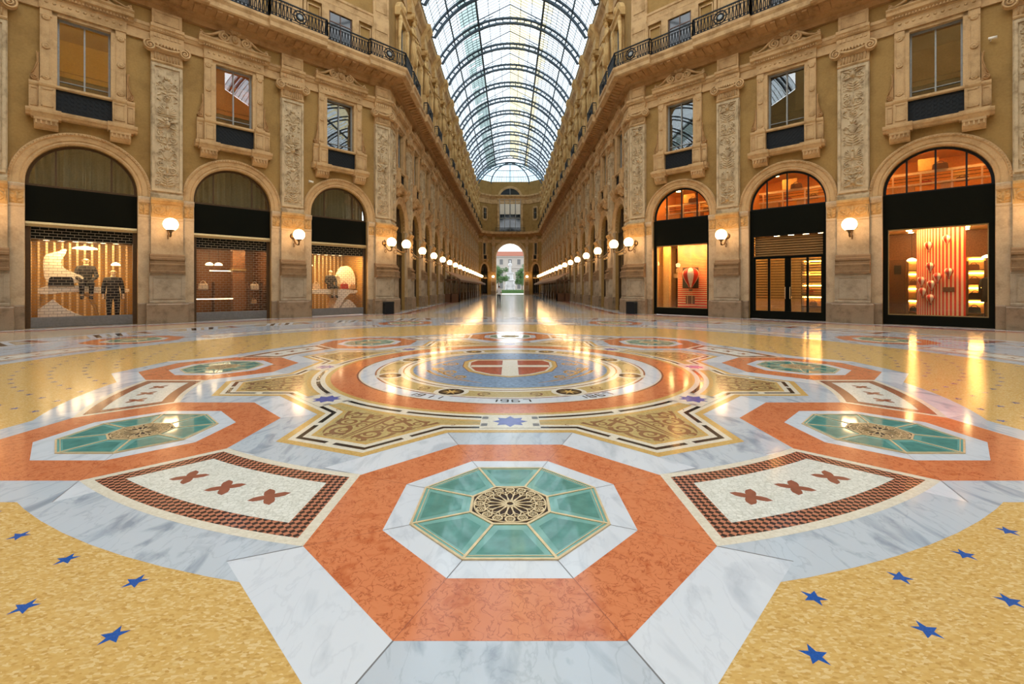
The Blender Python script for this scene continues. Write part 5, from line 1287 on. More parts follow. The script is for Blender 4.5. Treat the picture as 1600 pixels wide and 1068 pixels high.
downlights(FL, OC[2], 6, 'downlights of the far gold shop', .9, 2.3, 3.5, 'small round downlight in the ceiling of the gold shop beside the left corner', .13)
downlights(FR, OC[1], 4, 'downlights behind the louvred door', .9, 2.3, 4.25, 'small round downlight behind the louvred black shop door', .13)
downlights(FR, OC[2], 3, 'downlights of the striped window', 1.6, 2.6, 3.98, 'small round downlight in the ceiling behind the striped panel at right edge', .09)
downlights(FR, OC[0], 3, 'downlights of the big balloon window', .8, 2.6, 3.98, 'small round downlight in the ceiling of the big balloon window', .09)

def sbox(f, u, x, y, z=0.0): return f(u+x, -y, z)
# --- human-like figures grown from a joint skeleton
def grow(joints, edges, radii, root_i=0, sub=1):
    me = bpy.data.meshes.new('tmp'); me.from_pydata(joints, edges, []); o = bpy.data.objects.new('tmp', me); COL.objects.link(o)
    md = o.modifiers.new('s', 'SKIN'); md.use_smooth_shade = True
    for i, v in enumerate(me.skin_vertices[0].data): v.radius = radii[i] if hasattr(radii[i], '__len__') else (radii[i],)*2; v.use_root = (i == root_i)
    ss = o.modifiers.new('u', 'SUBSURF'); ss.levels = sub; ss.render_levels = sub
    dg = bpy.context.evaluated_depsgraph_get(); r = bpy.data.meshes.new_from_object(o.evaluated_get(dg)); bpy.data.objects.remove(o); bpy.data.meshes.remove(me)
    for p in r.polygons: p.use_smooth = True
    return r
def body(pose):
    """pose: dict of joint -> xyz"""
    J = []; E_ = []; R_ = []; ix = {}
    def j(n, p, r): ix[n] = len(J); J.append(p); R_.append(r)
    P = pose
    j('pel', P['pel'], (.15, .11)); j('waist', P['waist'], (.125, .095)); j('chest', P['chest'], (.165, .115)); j('neckb', P['neckb'], (.075, .07)); j('neck', P['neck'], .052)
    j('head', P['head'], (.078, .09)); j('crown', P['crown'], (.068, .08))
    E_ += [(0, 1), (1, 2), (2, 3), (3, 4), (4, 5), (5, 6)]
    for s_ in 'LR':
        for n, r in (('sh', .062), ('el', .043), ('wr', .030), ('hand', .034)): j(n+s_, P[n+s_], r)
        E_ += [(ix['chest'], ix['sh'+s_]), (ix['sh'+s_], ix['el'+s_]), (ix['el'+s_], ix['wr'+s_]), (ix['wr'+s_], ix['hand'+s_])]
        w, h_ = Vector(P['wr'+s_]), Vector(P['hand'+s_]); d = (h_-w).normalized(); sd = d.cross(Vector((0, 1, 0)));  sd = sd.normalized() if sd.length > .1 else Vector((1, 0, 0))
        for q, L in ((-.026, .075), (-.009, .088), (.009, .084), (.026, .066)):
            j(f'f{q}{s_}', tuple(h_+sd*q+d*.03), .010); j(f'g{q}{s_}', tuple(h_+sd*q*1.2+d*L), .008); E_ += [(ix['hand'+s_], ix[f'f{q}{s_}']), (ix[f'f{q}{s_}'], ix[f'g{q}{s_}'])]
        j(f't{s_}', tuple(h_+Vector((0, -.04, 0))+d*.01), .010); j(f'u{s_}', tuple(h_+Vector((0, -.05, 0))+d*.05), .009); E_ += [(ix['hand'+s_], ix[f't{s_}']), (ix[f't{s_}'], ix[f'u{s_}'])]
        for n, r in (('hip', .088), ('kn', .058), ('an', .040), ('heel', .040), ('toe', .030)): j(n+s_, P[n+s_], r)
        E_ += [(0, ix['hip'+s_]), (ix['hip'+s_], ix['kn'+s_]), (ix['kn'+s_], ix['an'+s_]), (ix['an'+s_], ix['heel'+s_]), (ix['heel'+s_], ix['toe'+s_])]
    return grow(J, E_, R_)
def stand(step=0.0, armsw=0.0):
    p = dict(pel=(0, 0, .93), waist=(0, 0, 1.08), chest=(0, .0, 1.32), neckb=(0, .01, 1.46), neck=(0, 0, 1.53), head=(0, -.015, 1.62), crown=(0, 0, 1.69))
    for s_, x in (('L', .17), ('R', -.17)):
        k = step*(1 if s_ == 'L' else -1); a = -armsw*(1 if s_ == 'L' else -1); sx = 1 if x > 0 else -1
        p.update({'sh'+s_: (x, 0, 1.40), 'el'+s_: (x+.06*sx, .02+a*.4, 1.13), 'wr'+s_: (x+.07*sx, -.04+a, .90), 'hand'+s_: (x+.07*sx, -.06+a*1.1, .84),
                  'hip'+s_: (.09*sx, 0, .88), 'kn'+s_: (.10*sx, -.02+k*.45-(.06 if k > 0 else 0), .49), 'an'+s_: (.10*sx, .02+k, .09+(.05 if k > .05 else 0)), 'heel'+s_: (.10*sx, .05+k, .045+(.05 if k > .05 else 0)), 'toe'+s_: (.115*sx, -.14+k, .03)})
    return p
def sitp():
    p = dict(pel=(0, 0, .10), waist=(0, .0, .26), chest=(0, -.02, .50), neckb=(0, -.01, .64), neck=(0, -.02, .71), head=(0, -.04, .80), crown=(0, -.03, .87))
    for s_, x in (('L', .17), ('R', -.17)):
        sx = 1 if x > 0 else -1
        p.update({'sh'+s_: (x, -.02, .58), 'el'+s_: (x+.07*sx, -.08, .32), 'wr'+s_: (x-.02*sx, -.28, .22), 'hand'+s_: (x-.04*sx, -.34, .20),
                  'hip'+s_: (.09*sx, -.05, .08), 'kn'+s_: (.11*sx, -.45, .12), 'an'+s_: (.10*sx, -.42, -.30), 'heel'+s_: (.10*sx, -.38, -.34), 'toe'+s_: (.11*sx, -.56, -.36)})
    return p
def clothing(me, test, off, name, mat, parent):
    mb = MB(); keep = [p for p in me.polygons if test(p.center)]; ids = {}
    for p in keep:
        for v in p.vertices:
            if v not in ids: ids[v] = len(mb.v); mb.v.append(tuple(me.vertices[v].co+me.vertices[v].normal*off))
    for p in keep: mb.f.append([ids[v] for v in p.vertices]); mb.m.append(0); mb.s.append(True)
    if mb.f: mb.obj(name, mat, parent)
def face(o_parent, hx, hy, hz, mat, hairm=None, front=-1):
    mb = MB(); mb.tube([(hx, hy+front*.085, hz+.03), (hx, hy+front*.112, hz-.012), (hx, hy+front*.09, hz-.02)], [.010, .015, .010], 6)
    for s_ in (-1, 1): mb.ball((hx+s_*.083, hy+.0, hz), (.012, .022, .032), 8)
    mb.tube([(hx-.024, hy+front*.090, hz-.055), (hx, hy+front*.097, hz-.055), (hx+.024, hy+front*.090, hz-.055)], .007, 5)
    for s_ in (-1, 1): mb.ball((hx+s_*.032, hy+front*.080, hz+.022), (.014, .010, .009), 8)
    mb.obj('face', mat, o_parent)
    if hairm:
        mb = MB(); mb.ball((hx, hy-front*.018, hz+.045), (.092, .105, .085), 14); mb.obj('hair', hairm, o_parent)
def mannequin(f, u, x, y, z, pose, label, top, bottom, rz=0, s=1.0):
    root = thing('mannequin', label, 'mannequin', sbox(f, u, x, y, z), f.rz+rz); root.scale = (s,)*3
    me = body(pose); me.materials.append(M['ivory']); b = link('body', me, root); hd = pose['head']; face(root, hd[0], hd[1], hd[2], 'ivory')
    zc, zw, kn = pose['neckb'][2]+.01, pose['pel'][2], pose['anL'][2]+.06
    clothing(me, lambda c: zw-.10 < c.z < zc and not (abs(c.x) > .22 and c.z < pose['wrL'][2]+.04), .016, 'jacket', top, root)
    clothing(me, lambda c: kn < c.z < zw-.02 and abs(c.x) < .215, .012, 'trousers', bottom, root)
    clothing(me, lambda c: c.z < kn-.03, .008, 'shoes', 'cloth', root)
    return root
# left near shop
u = OC[0]
def sculpt(name, f, u, poly, y0, y1, label, mat='white', z0=.03):
    zmin = min(z for x, z in poly); o = thing(name, label, 'display prop', sbox(f, u, 0, y0, zmin), f.rz)
    mb = MB(zmin); mb.prismy(poly, 0, y1-y0); mb.dz = 0; mb.obj('body', mat, o); return o
def ccw(p):
    a = sum(p[i][0]*p[(i+1) % len(p)][1]-p[(i+1) % len(p)][0]*p[i][1] for i in range(len(p))); return p if a > 0 else p[::-1]
def smooth(p, k=2):
    for _ in range(k):
        q = []
        for i in range(len(p)):
            a, b = p[i], p[(i+1) % len(p)]; q += [(a[0]*.75+b[0]*.25, a[1]*.75+b[1]*.25), (a[0]*.25+b[0]*.75, a[1]*.25+b[1]*.75)]
        p = q
    return p
chair = thing('display_sculpture', 'tall white swooping display form like a giant chair in the near gold shop window', 'display prop', sbox(FL, u, 0, 1.2, .03), FL.rz)
mb = MB(); mb.prismy(smooth(ccw([(-1.17, 2.5), (-1.1, 2.82), (-.78, 2.9), (-.57, 3.06), (-.46, 3.0), (-.68, 2.58), (-.62, 2.31), (-.35, 2.12), (-.02, 1.97), (.02, 1.84), (-.3, 1.62), (-1.1, 1.58)])), 0, .8); mb.obj('back', 'white', chair)
mb = MB(); mb.prismy(smooth(ccw([(-1.30, 1.55), (-.3, 1.60), (.05, 1.54), (1.44, 1.48), (1.44, 1.27), (.6, 1.26), (-.4, 1.33), (-1.30, 1.18)]), 1), 0, .8); mb.obj('seat', 'white', chair)
mb = MB(); mb.tube([(-.2, .2, 1.35), (.15, .15, 1.15), (.35, .15, .7), (.45, .15, .2), (.5, .15, .02)], [.05, .06, .06, .055, .05], 8); mb.box(-1.2, -1.1, .1, .2, 0, 1.2); mb.box(1.3, 1.4, .5, .6, 0, 1.3); mb.obj('leg', 'goldwall', chair)
sculpt('display_wedge', FL, u, ccw([(-1.3, .035), (-1.3, .66), (-.89, 1.06), (-.6, .73), (-.2, .45), (.1, .30), (.3, .035)]), .95, 1.5, 'low white wedge-shaped display form at the bottom of the near gold shop window')
mannequin(FL, u, .90, 1.0, .03, stand(), 'standing mannequin in black suit in the near gold shop window', 'cloth', 'cloth', 0, 1.32)
mannequin(FL, u, .08, 1.45, 1.56, sitp(), 'seated mannequin in black jacket up on the white form in the near gold shop window', 'cloth', 'cloth', 0, 1.35)
bg = thing('handbag', 'large black bag lying on the white form in the near gold shop window', 'handbag', sbox(FL, u, -.65, 1.35, 1.58), FL.rz); 
def bagparts(o, w, h, d, mat, handle=True):
    mb = MB(); P_ = [(-w/2, 0), (w/2, 0), (w*.46, h*.8), (w*.36, h), (-w*.36, h), (-w*.46, h*.8)]; mb.prismy(P_, -d/2, d/2); mb.obj('body', mat, o)
    mb = MB(); mb.prismy([(-w*.44, h*.55), (w*.44, h*.55), (w*.40, h*.97), (-w*.40, h*.97)], -d/2-.008, -d/2+.002); mb.box(-.02, .02, -d/2-.02, -d/2, h*.5, h*.6); mb.obj('flap', mat, o)
    if handle:
        mb = MB(); mb.tube([(w*.25*math.cos(t), 0, h*.92+h*.45*math.sin(t)) for t in np.linspace(0, PI, 12)], .014, 6); mb.obj('handle', mat, o)
bagparts(bg, .75, .38, .4, 'cloth')
def pendant(f, u, x, y, z, label, r=.25, drop=1.0, mat='bulb2'):
    o = thing('pendant_lamp', label, 'lamp', sbox(f, u, x, y, z), f.rz); mb = MB(); mb.lathe([(r, 0), (r*.95, .05), (r*.6, .10), (r*.2, .13)], 16); mb.obj('shade', mat, o)
    mb = MB(); mb.bar((0, 0, .12), (0, 0, drop), .008); mb.obj('cord', 'iron', o); return o
M['bulb2'] = emit('warm_lamp_shade', (1.0, .70, .36), 9.0)
pendant(FL, u, .07, 2.0, 3.15, 'wide glowing ceiling lamp in the near gold shop window', .40, 1.1); pendant(FL, u, 1.05, 2.0, 2.5, 'smaller glowing lamp behind the standing mannequin in the near gold shop', .16, 1.75)
for k in range(14):
    x = -1.55+k*.235
    mb = MB(); mb.box(-.035, .035, 0, .05, 0, 3.45); o = mb.obj('gilded_slat', 'brass', None, sbox(FL, OC[0], x, 3.1, .03), FL.rz); tag(o, 'upright gilded slat on the back wall of the near gold shop', 'slat', 'gilded slats of the near gold shop')
    o2 = link('gilded_slat', o.data, None, sbox(FL, OC[2], x, 3.1, .03), FL.rz); tag(o2, 'upright gilded slat on the back wall of the gold shop beside the left corner', 'slat', 'gilded slats of the far gold shop')
# left middle shop
u = OC[1]
def shelf(f, u, x0, x1, y0, y1, zs, label, mat='wood', posts=True, z0=.03):
    o = thing('display_shelf', label, 'shelf', sbox(f, u, (x0+x1)/2, y0, z0), f.rz); w = (x1-x0)/2
    for z in zs: mb = MB(); mb.box(-w, w, 0, y1-y0, z-z0-.04, z-z0); mb.obj('shelf_board', mat, o)
    if posts:
        for s_ in (-1, 1): mb = MB(); mb.box(min(s_*(w-.05), s_*w), max(s_*(w-.05), s_*w), 0, y1-y0, 0, max(zs)-z0+.35); mb.obj('side_panel', mat, o)
    return o
shelf(FL, u, -1.45, -.55, 1.1, 1.5, [.95, 1.44], 'low wooden shelf holding a pale handbag at left of the dark handbag shop', 'woodd'); shelf(FL, u, .9, 1.55, 1.1, 1.5, [.72, 1.43], 'low wooden shelf holding a pale handbag at right of the dark handbag shop', 'woodd')
for x, z, l, m, w in ((-1.0, 1.442, 'pale handbag on the left shelf of the dark handbag shop', 'ivory', .40), (1.22, 1.432, 'pale handbag on the right shelf of the dark handbag shop', 'ivory', .38), (1.18, .722, 'orange bag on the lower right shelf of the dark handbag shop', 'tanbag', .26)):
    o = thing('handbag', l, 'handbag', sbox(FL, u, x, 1.28, z), FL.rz); bagparts(o, w, w*.75, .16, m)
for x, l in ((-.70, 'left one of two white glowing lamps in the dark handbag shop'), (-.32, 'right one of two white glowing lamps in the dark handbag shop')): pendant(FL, u, x, 1.5, 2.62, l, .17, 1.6)
o = thing('display_column', 'tall brown wooden column in the dark handbag shop', 'column', sbox(FL, u, .62, 1.9, .03), FL.rz); mb = MB(); mb.box(-.28, .28, -.2, .2, 0, 3.45); mb.obj('shaft', 'wood', o); mb = MB(); mb.box(-.32, .32, -.24, .24, 2.35, 2.45); mb.obj('band', 'gold', o)
o = thing('light_rail', 'thin glowing rail along the low shelf of the dark handbag shop', 'light', sbox(FL, u, -.6, 1.05, .97), FL.rz); mb = MB(); mb.box(-.8, .8, 0, .03, 0, .03); mb.obj('strip', 'bulb2', o)
o = thing('light_rail', 'thin glowing rail high across the dark handbag shop', 'light', sbox(FL, u, -.05, 2.2, 2.36), FL.rz); mb = MB(); mb.box(-.5, .5, 0, .03, 0, .03); mb.obj('strip', 'bulb2', o)
# left far shop
u = OC[2]
mannequin(FL, u, .05, 1.4, 1.44, sitp(), 'seated mannequin in black jacket in the gold shop beside the left corner', 'cloth', 'pierg', 0, 1.25)
sculpt('display_sculpture', FL, u, smooth(ccw([(.75, 1.5), (.70, 2.1), (.55, 2.2), (.85, 2.75), (1.1, 2.85), (1.4, 2.7), (1.62, 2.2), (1.6, 1.5)])), 1.5, 2.0, 'tall white curved display form in the gold shop beside the left corner')
sculpt('display_plinth', FL, u, smooth(ccw([(-1.4, 1.45), (1.5, 1.43), (1.5, 1.2), (.9, 1.2), (.2, .036), (-.1, .036), (.4, 1.18), (-1.4, 1.2)]), 1), 1.0, 1.9, 'white slanted-leg display table in the gold shop beside the left corner')
for x, l, m, w in ((.80, 'dark red handbag on the white display table beside the left corner', 'redleather', .42), (-.85, 'pale handbag on the white display table beside the left corner', 'ivory', .42), (1.28, 'round orange bag on the white display table beside the left corner', 'tanbag', .34)):
    o = thing('handbag', l, 'handbag', sbox(FL, u, x, 1.2, 1.46), FL.rz); bagparts(o, w, w*.72, .18, m)
sculpt('display_wedge', FL, u, ccw([(.15, .036), (.95, .85), (1.2, .7), (1.6, .2), (1.6, .036)]), 1.0, 1.5, 'low white wedge-shaped form under the table in the gold shop beside the left corner')
pendant(FL, u, -1.1, 1.6, 2.75, 'glowing lamp at left in the gold shop beside the left corner', .22, 1.5)

# right near shop: striped screen and small balloons
u = OC[2]
o = thing('striped_screen', 'tall screen with vertical red and white stripes at right edge of the photo', 'screen', sbox(FR, u, .12, 1.0, .03), FR.rz)
mb = MB(); mb.box(-.72, .72, 0, .05, .0, 3.95); q_ = mb.obj('panel', 'stripev', o); 
for i, (x, y, z) in enumerate(mb.v): pass
mb = MB(); mb.box(-.74, .74, .05, .10, 0, .06); mb.obj('foot', 'wood', o)
BAL = None
def balloon(o, R_, gores=8, ring=True):
    prof = [(.02, -1.55), (.24, -1.45), (.34, -1.2), (.62, -.75), (.90, -.2), (1.0, .22), (.93, .60), (.70, .90), (.35, 1.07), (.02, 1.12)]
    n = gores*4; mb = MB(); k = len(prof); vs = []
    for i in range(n):
        a = 2*PI*i/n; b = 1+.03*abs(math.sin(a*gores/2)); vs += [(R_*r*b*math.cos(a), R_*r*b*math.sin(a), R_*z) for r, z in prof]
    for i in range(n):
        mb.add([vs[i*k+j] for j in range(k)]+[vs[((i+1) % n)*k+j] for j in range(k)], [(j, k+j, k+j+1, j+1) for j in range(k-1)], (i//4) % 2, True)
    mb.obj('envelope', ['balloonw', 'red'], o)
    mb = MB(); mb.lathe([(.22*R_, -1.95*R_), (.27*R_, -1.72*R_), (.25*R_, -1.72*R_), (.05*R_, -1.93*R_)], 10)
    for a in range(4): mb.bar((.24*R_*math.cos(a*PI/2), .24*R_*math.sin(a*PI/2), -1.74*R_), (.26*R_*math.cos(a*PI/2), .26*R_*math.sin(a*PI/2), -1.42*R_), .012*R_+.002)
    mb.obj('basket', 'leather', o)
M['balloonw'] = plain('cream_balloon_cloth', (.86, .68, .46), .5)
b0 = None
WHERE = ['upper left of the screen', 'topmost of the nine', 'middle left, hanging above the lower group', 'rightmost, above the dark plaque', 'in the centre of the lower group', 'leftmost of the nine', 'just right of the leftmost balloon', 'at lower left, second lowest', 'lowest of the nine']
for i, (x, z) in enumerate(((-.23, 3.24), (.31, 3.47), (-.18, 2.39), (.37, 2.15), (.04, 1.97), (-.44, 1.81), (-.14, 1.66), (-.40, 1.37), (-.17, 1.10))):
    l = f'small toy balloon on the vertical stripes, {WHERE[i]}'
    if b0 is None:
        b0 = thing('toy_balloon', l, 'toy balloon', sbox(FR, u, x, .80, z), FR.rz, 'small balloons in the striped window'); balloon(b0, .14)
        mb = MB(); mb.bar((0, 0, .16), (0, 0, .19), .004); mb.obj('hook', 'ivory', b0)
    else: dup(b0, sbox(FR, u, x, .80, z), FR.rz, l, 'small balloons in the striped window')
o = thing('plaque', 'small dark plaque on the vertical striped screen', 'plaque', sbox(FR, u, .36, .985, 1.36), FR.rz); mb = MB(); mb.box(-.17, .17, -.02, .012, 0, .18); mb.obj('board', 'leather', o)
def bagshelf(f, u, x0, x1, zs, y, label, bags):
    s_ = shelf(f, u, x0, x1, y, y+.4, zs, label, 'woodd')
    mb = MB(); w = (x1-x0)/2
    mb.box(-w, w, .38, .42, 0, max(zs)+.5); mb.obj('back_panel', 'amber', s_)
    for z in zs: mb = MB(); mb.box(-w+.06, w-.06, .33, .36, z-.03+.42, z+.43); mb.obj('strip_light', 'cove', s_)
    for i, (x, z, w_, m, l) in enumerate(bags):
        o = thing('handbag', l, 'handbag', sbox(f, u, x, y+.16, z+.002), f.rz); bagparts(o, w_, w_*.62, .16, m)
bagshelf(FR, u, .88, 1.42, [.49, 1.06, 1.68, 2.26], 2.1, 'wooden shelf unit with glowing back, right of the striped screen', [(1.08, 2.26, .34, 'leather', 'dark handbag on the top glowing shelf right of the striped screen'), (1.10, 1.68, .36, 'leather', 'dark handbag on the second glowing shelf right of the striped screen'), (1.12, 1.06, .40, 'cloth', 'dark handbag on the third glowing shelf right of the striped screen'), (1.10, .49, .38, 'cloth', 'dark handbag on the lowest glowing shelf right of the striped screen')])
bagshelf(FR, u, -.98, -.62, [.49, 1.03, 1.67, 2.28], 2.1, 'narrow glowing shelf unit left of the striped screen', [(-.78, 1.67, .24, 'leather', 'dark bag on the upper glowing shelf left of the striped screen'), (-.78, .49, .24, 'cloth', 'dark bag on the lowest glowing shelf left of the striped screen')])
pendant(FR, u, -.80, 1.9, 2.68, 'oval glowing lamp left of the striped screen', .17, 1.5); pendant(FR, u, 1.50, 1.5, 2.70, 'oval glowing lamp at the right end of the striped window', .22, 1.5)
o = thing('doorway', 'tall dark doorway panel at left inside the striped window', 'door', sbox(FR, u, -1.32, 2.6, .03), FR.rz); mb = MB(); mb.box(-.26, .26, 0, .06, 0, 2.75); mb.obj('leaf', 'woodd', o); mb = MB(); mb.box(-.12, .12, -.02, 0, 2.1, 2.5); mb.obj('dark_picture', 'cloth', o)
o = thing('coat', 'dark coat hanging at the right end of the striped window', 'coat', sbox(FR, u, 1.42, 1.6, .95), FR.rz); mb = MB(); mb.lathe([(.16, 0), (.17, .3), (.13, .75), (.15, .9), (.05, .98)], 12, (0, 0, 0), 0, 1, .5); mb.obj('body', 'cloth', o); mb = MB(); mb.tube([(-.13, 0, .9), (-.19, -.02, .6), (-.18, -.04, .35)], [.05, .045, .04], 6); mb.tube([(.13, 0, .9), (.19, -.02, .6), (.18, -.04, .35)], [.05, .045, .04], 6); mb.obj('sleeve', 'cloth', o)

# right far shop: horizontal stripes and one big balloon
u = OC[0]
o = thing('striped_screen', 'wide screen with horizontal red and cream stripes beside the right corner', 'screen', sbox(FR, u, .35, 1.25, .03), FR.rz)
mb = MB(); mb.box(-1.05, 1.08, 0, .05, .0, 3.95); mb.obj('panel', 'stripeh', o); mb = MB(); mb.box(-1.05, 1.05, .05, .10, 0, .06); mb.obj('foot', 'wood', o)
o = thing('picture', 'dark square picture behind the big striped balloon', 'picture', sbox(FR, u, .06, 1.22, 1.5), FR.rz); mb = MB(); mb.box(-.46, .46, -.01, .02, 0, 1.18); mb.obj('print', 'photo', o)
o = thing('toy_balloon', 'big red and cream striped balloon hanging in the window beside the right corner', 'toy balloon', sbox(FR, u, .26, .78, 2.18), FR.rz); balloon(o, .43)
mb = MB(); mb.bar((0, 0, .48), (0, 0, 1.6), .004); mb.obj('string', 'ivory', o)
mb = MB(); mb.ball((0, 0, -.02), .02, 6)
o = thing('suitcase', 'brown suitcase hanging below the big striped balloon', 'suitcase', sbox(FR, u, .24, .78, .62), FR.rz)
mb = MB(); mb.box(-.22, .22, -.08, .08, 0, .46); mb.obj('body', 'leather', o); mb = MB(); mb.box(-.15, -.11, -.09, .09, -.005, .465); mb.box(.11, .15, -.09, .09, -.005, .465); mb.obj('strap', 'tanbag', o); mb = MB(); mb.tube([(-.08, 0, .46), (-.07, 0, .51), (.07, 0, .51), (.08, 0, .46)], .012, 6); mb.obj('handle', 'tanbag', o)
mb = MB(); mb.bar((-.1, 0, .46), (-.07, 0, .72), .004); mb.bar((.1, 0, .46), (.07, 0, .72), .004); mb.obj('cord', 'ivory', o)
o = thing('display_cabinet', 'dark niche cabinet with shelf at left of the horizontal stripes', 'cabinet', sbox(FR, u, -1.05, 2.2, .03), FR.rz)
mb = MB(); mb.box(-.35, .35, .3, .36, 0, 3.9); mb.obj('back_panel', 'woodd', o); mb = MB(); mb.box(-.35, .35, 0, .36, 2.1, 2.35); mb.obj('cream_ledge', 'ivory', o)
for x in (-.2, .02): mb = MB(); mb.lathe([(.05, 2.36), (.07, 2.5), (.05, 2.66), (.02, 2.7)], 10, (x, .15, 0)); mb.obj('vase', 'ivory', o)
o = thing('display_column', 'bright amber column at the left side of the big balloon window', 'column', sbox(FR, u, -1.25, .9, .03), FR.rz); mb = MB(); mb.box(-.17, .17, 0, .3, 0, 4.1); mb.obj('shaft', 'amber', o)
# mezzanine fittings seen through the right-hand fanlights
for ui, (u, nm) in enumerate(((OC[2], 'striped window'), (OC[1], 'louvred door'), (OC[0], 'big balloon window'))):
    o = thing('mezzanine_rail', f'pale railing and shelf seen through the fanlight over the {nm}', 'railing', sbox(FR, u, 0, 1.5, 4.91), FR.rz, 'mezzanine railings')
    mb = MB(); mb.box(-1.6, 1.6, 0, .10, 1.42, 1.52); mb.box(-1.6, 1.6, -.02, .12, .95, 1.03); mb.obj('rail', 'ivory', o)
    mb = MB()
    for z in (1.15, 1.29): mb.box(-1.6, 1.6, .04, .06, z, z+.02)
    mb.obj('wire', 'iron', o)
    for x in (-1.4, -.5, .45, 1.3): mb = MB(); mb.box(x-.03, x+.03, 0, .1, .0, 1.42); mb.obj('post', 'ivory', o)
    mb = MB(); mb.box(-1.55, -.7, .0, .5, 0, .95); mb.box(.1, .5, .02, .5, 0, .95); mb.obj('counter', 'tanbag', o)
    mb = MB(); mb.box(-.6, .05, .3, .35, 1.6, 2.1); mb.box(.5, .95, .3, .35, 1.05, 1.4); mb.obj('panel', 'amber', o)
    for k, (x, z, m, w, l) in enumerate(((-.35, 5.86, 'redleather', .42, 'red'), (.75, 5.86, 'leather', .40, 'brown'), (.1, 6.435, 'leather', .5, 'dark'))):
        b = thing('handbag', f'{l} bag seen through the fanlight over the {nm}', 'handbag', sbox(FR, u, x, 1.75 if z < 6 else 1.45, z+.085 if z > 9 else z+.002 if z < 6 else z), FR.rz); bagparts(b, w, w*.45, .1, m, True)
    for s_, z in ((-1, 0), (1, 0)):
        q_ = thing('strip_lamp', f'slanting {"left" if s_ < 0 else "right"} strip lamp seen through the fanlight over the {nm}', 'lamp', sbox(FR, u, s_*1.0, 1.2, 7.18), FR.rz+s_*.5, 'mezzanine strip lamps'); mb = MB(); mb.box(-.07, .07, -.5, .5, 0, .05); mb.obj('tube', 'cove', q_); mb = MB(); mb.box(-.09, .09, -.52, .52, .05, .1); mb.obj('housing', 'ivory', q_)
# fittings behind the louvred door
u = OC[1]
bagshelf(FR, u, .1, 1.6, [.6, 1.2, 1.8, 2.4], 2.4, 'long glowing shelf unit behind the louvred black door', [(.45, 1.2, .34, 'redleather', 'red bag on the glowing shelf behind the louvred door'), (1.1, 1.2, .34, 'leather', 'brown bag on the glowing shelf behind the louvred door'), (.6, .6, .34, 'leather', 'dark bag on the lower glowing shelf behind the louvred door')])
# ------------------------------------------------------------------ cafe awnings along the arcade
def cafe(f, sg, nm, u0, u1):
    L = u1-u0; c = (u0+u1)/2
    root = thing('cafe_awning', f'long brown cafe awning with scalloped edge along the {nm} arcade wall', 'awning', f(c*sg), f.rz)
    mb = MB(); h = L/2; mb.add([(-h, -.5, 3.35), (h, -.5, 3.35), (h, -2.1, 2.45), (-h, -2.1, 2.45), (-h, -.5, 3.30), (h, -.5, 3.30), (h, -2.1, 2.40), (-h, -2.1, 2.40)], [(0, 3, 2, 1), (4, 5, 6, 7), (0, 1, 5, 4), (2, 3, 7, 6), (1, 2, 6, 5), (0, 4, 7, 3)])
    mb.obj('canopy', 'awning', root)
    mb = MB(); n = int(L/.5)
    for i in range(n):
        a = -h+L*i/n; b = a+L/n; P_ = [(a, 2.45), (a, 2.24)]+[((a+b)/2-(b-a)/2*math.cos(PI*j/5), 2.24-.07*math.sin(PI*j/5)) for j in range(1, 5)]+[(b, 2.24), (b, 2.45)]; mb.prismy(P_, -2.13, -2.11, 0)
    mb.box(-h, h, -2.14, -2.10, 2.40, 2.46, 1)
    mb.obj('valance', ['awning', 'awningw'], root)
    for i in range(6):
        x = -h+.2+(L-.4)*i/5; mb = MB(); mb.bar((x, -2.05, .01), (x, -2.05, 2.42), .04); mb.obj('post', 'iron', root)
    mb = MB(); x = -h if sg > 0 else h
    mb.box(x-.03, x+.03, -2.05, -.55, .012, .9); mb.box(x-.03, x+.03, -2.05, -1.95, .012, 2.42); mb.box(x-.03, x+.03, -1.2, -1.1, .012, 2.9); mb.box(x-.02, x+.02, -1.95, -.55, 2.3, 2.45); mb.obj('end_screen', 'woodd', root)
cafe(AL, 1, 'left', 20.0, 68.0); cafe(AR, -1, 'right', 24.0, 70.0)
tb = None
def table(x, y, label):
    global tb
    if tb is None:
        tb = thing('cafe_table', label, 'table', (x, y, .01), 0, 'cafe tables'); mb = MB(); mb.lathe([(.01, .72), (.36, .72), (.36, .75), (.01, .75)], 16); mb.obj('table_top', 'iron', tb); mb = MB(); mb.lathe([(.22, 0), (.20, .03), (.03, .05), (.03, .72)], 12); mb.obj('pedestal', 'iron', tb)
    else: dup(tb, (x, y, .01), 0, label, 'cafe tables')
chr_ = None
def cchair(x, y, rz, label):
    global chr_
    if chr_ is None:
        chr_ = thing('cafe_chair', label, 'chair', (x, y, .01), rz, 'cafe chairs')
        mb = MB(); mb.box(-.22, .22, -.22, .22, .43, .47); mb.obj('seat', 'woodd', chr_); mb = MB(); mb.tube([(-.2, .2, .45), (-.2, .27, .9), (.2, .27, .9), (.2, .2, .45)], .02, 6); mb.box(-.18, .18, .24, .26, .6, .85); mb.obj('backrest', 'woodd', chr_)
        for a in (-1, 1):
            for b in (-1, 1): mb = MB(); mb.bar((a*.2, b*.2, 0), (a*.2, b*.2, .44), .02); mb.obj('leg', 'iron', chr_)
    else: dup(chr_, (x, y, .01), rz, label, 'cafe chairs')
for i, (x, y) in enumerate(((4.55, 62), (4.5, 67), (4.6, 74))):
    table(x, y, f'{ORD[i]} dark cafe table from the front at right of the arcade')
    cchair(x-.7, y, -PI/2, f'dark cafe chair on the arcade side of the {ORD[i]} cafe table'); cchair(x+.7, y+.1, PI/2, f'dark cafe chair on the wall side of the {ORD[i]} cafe table')
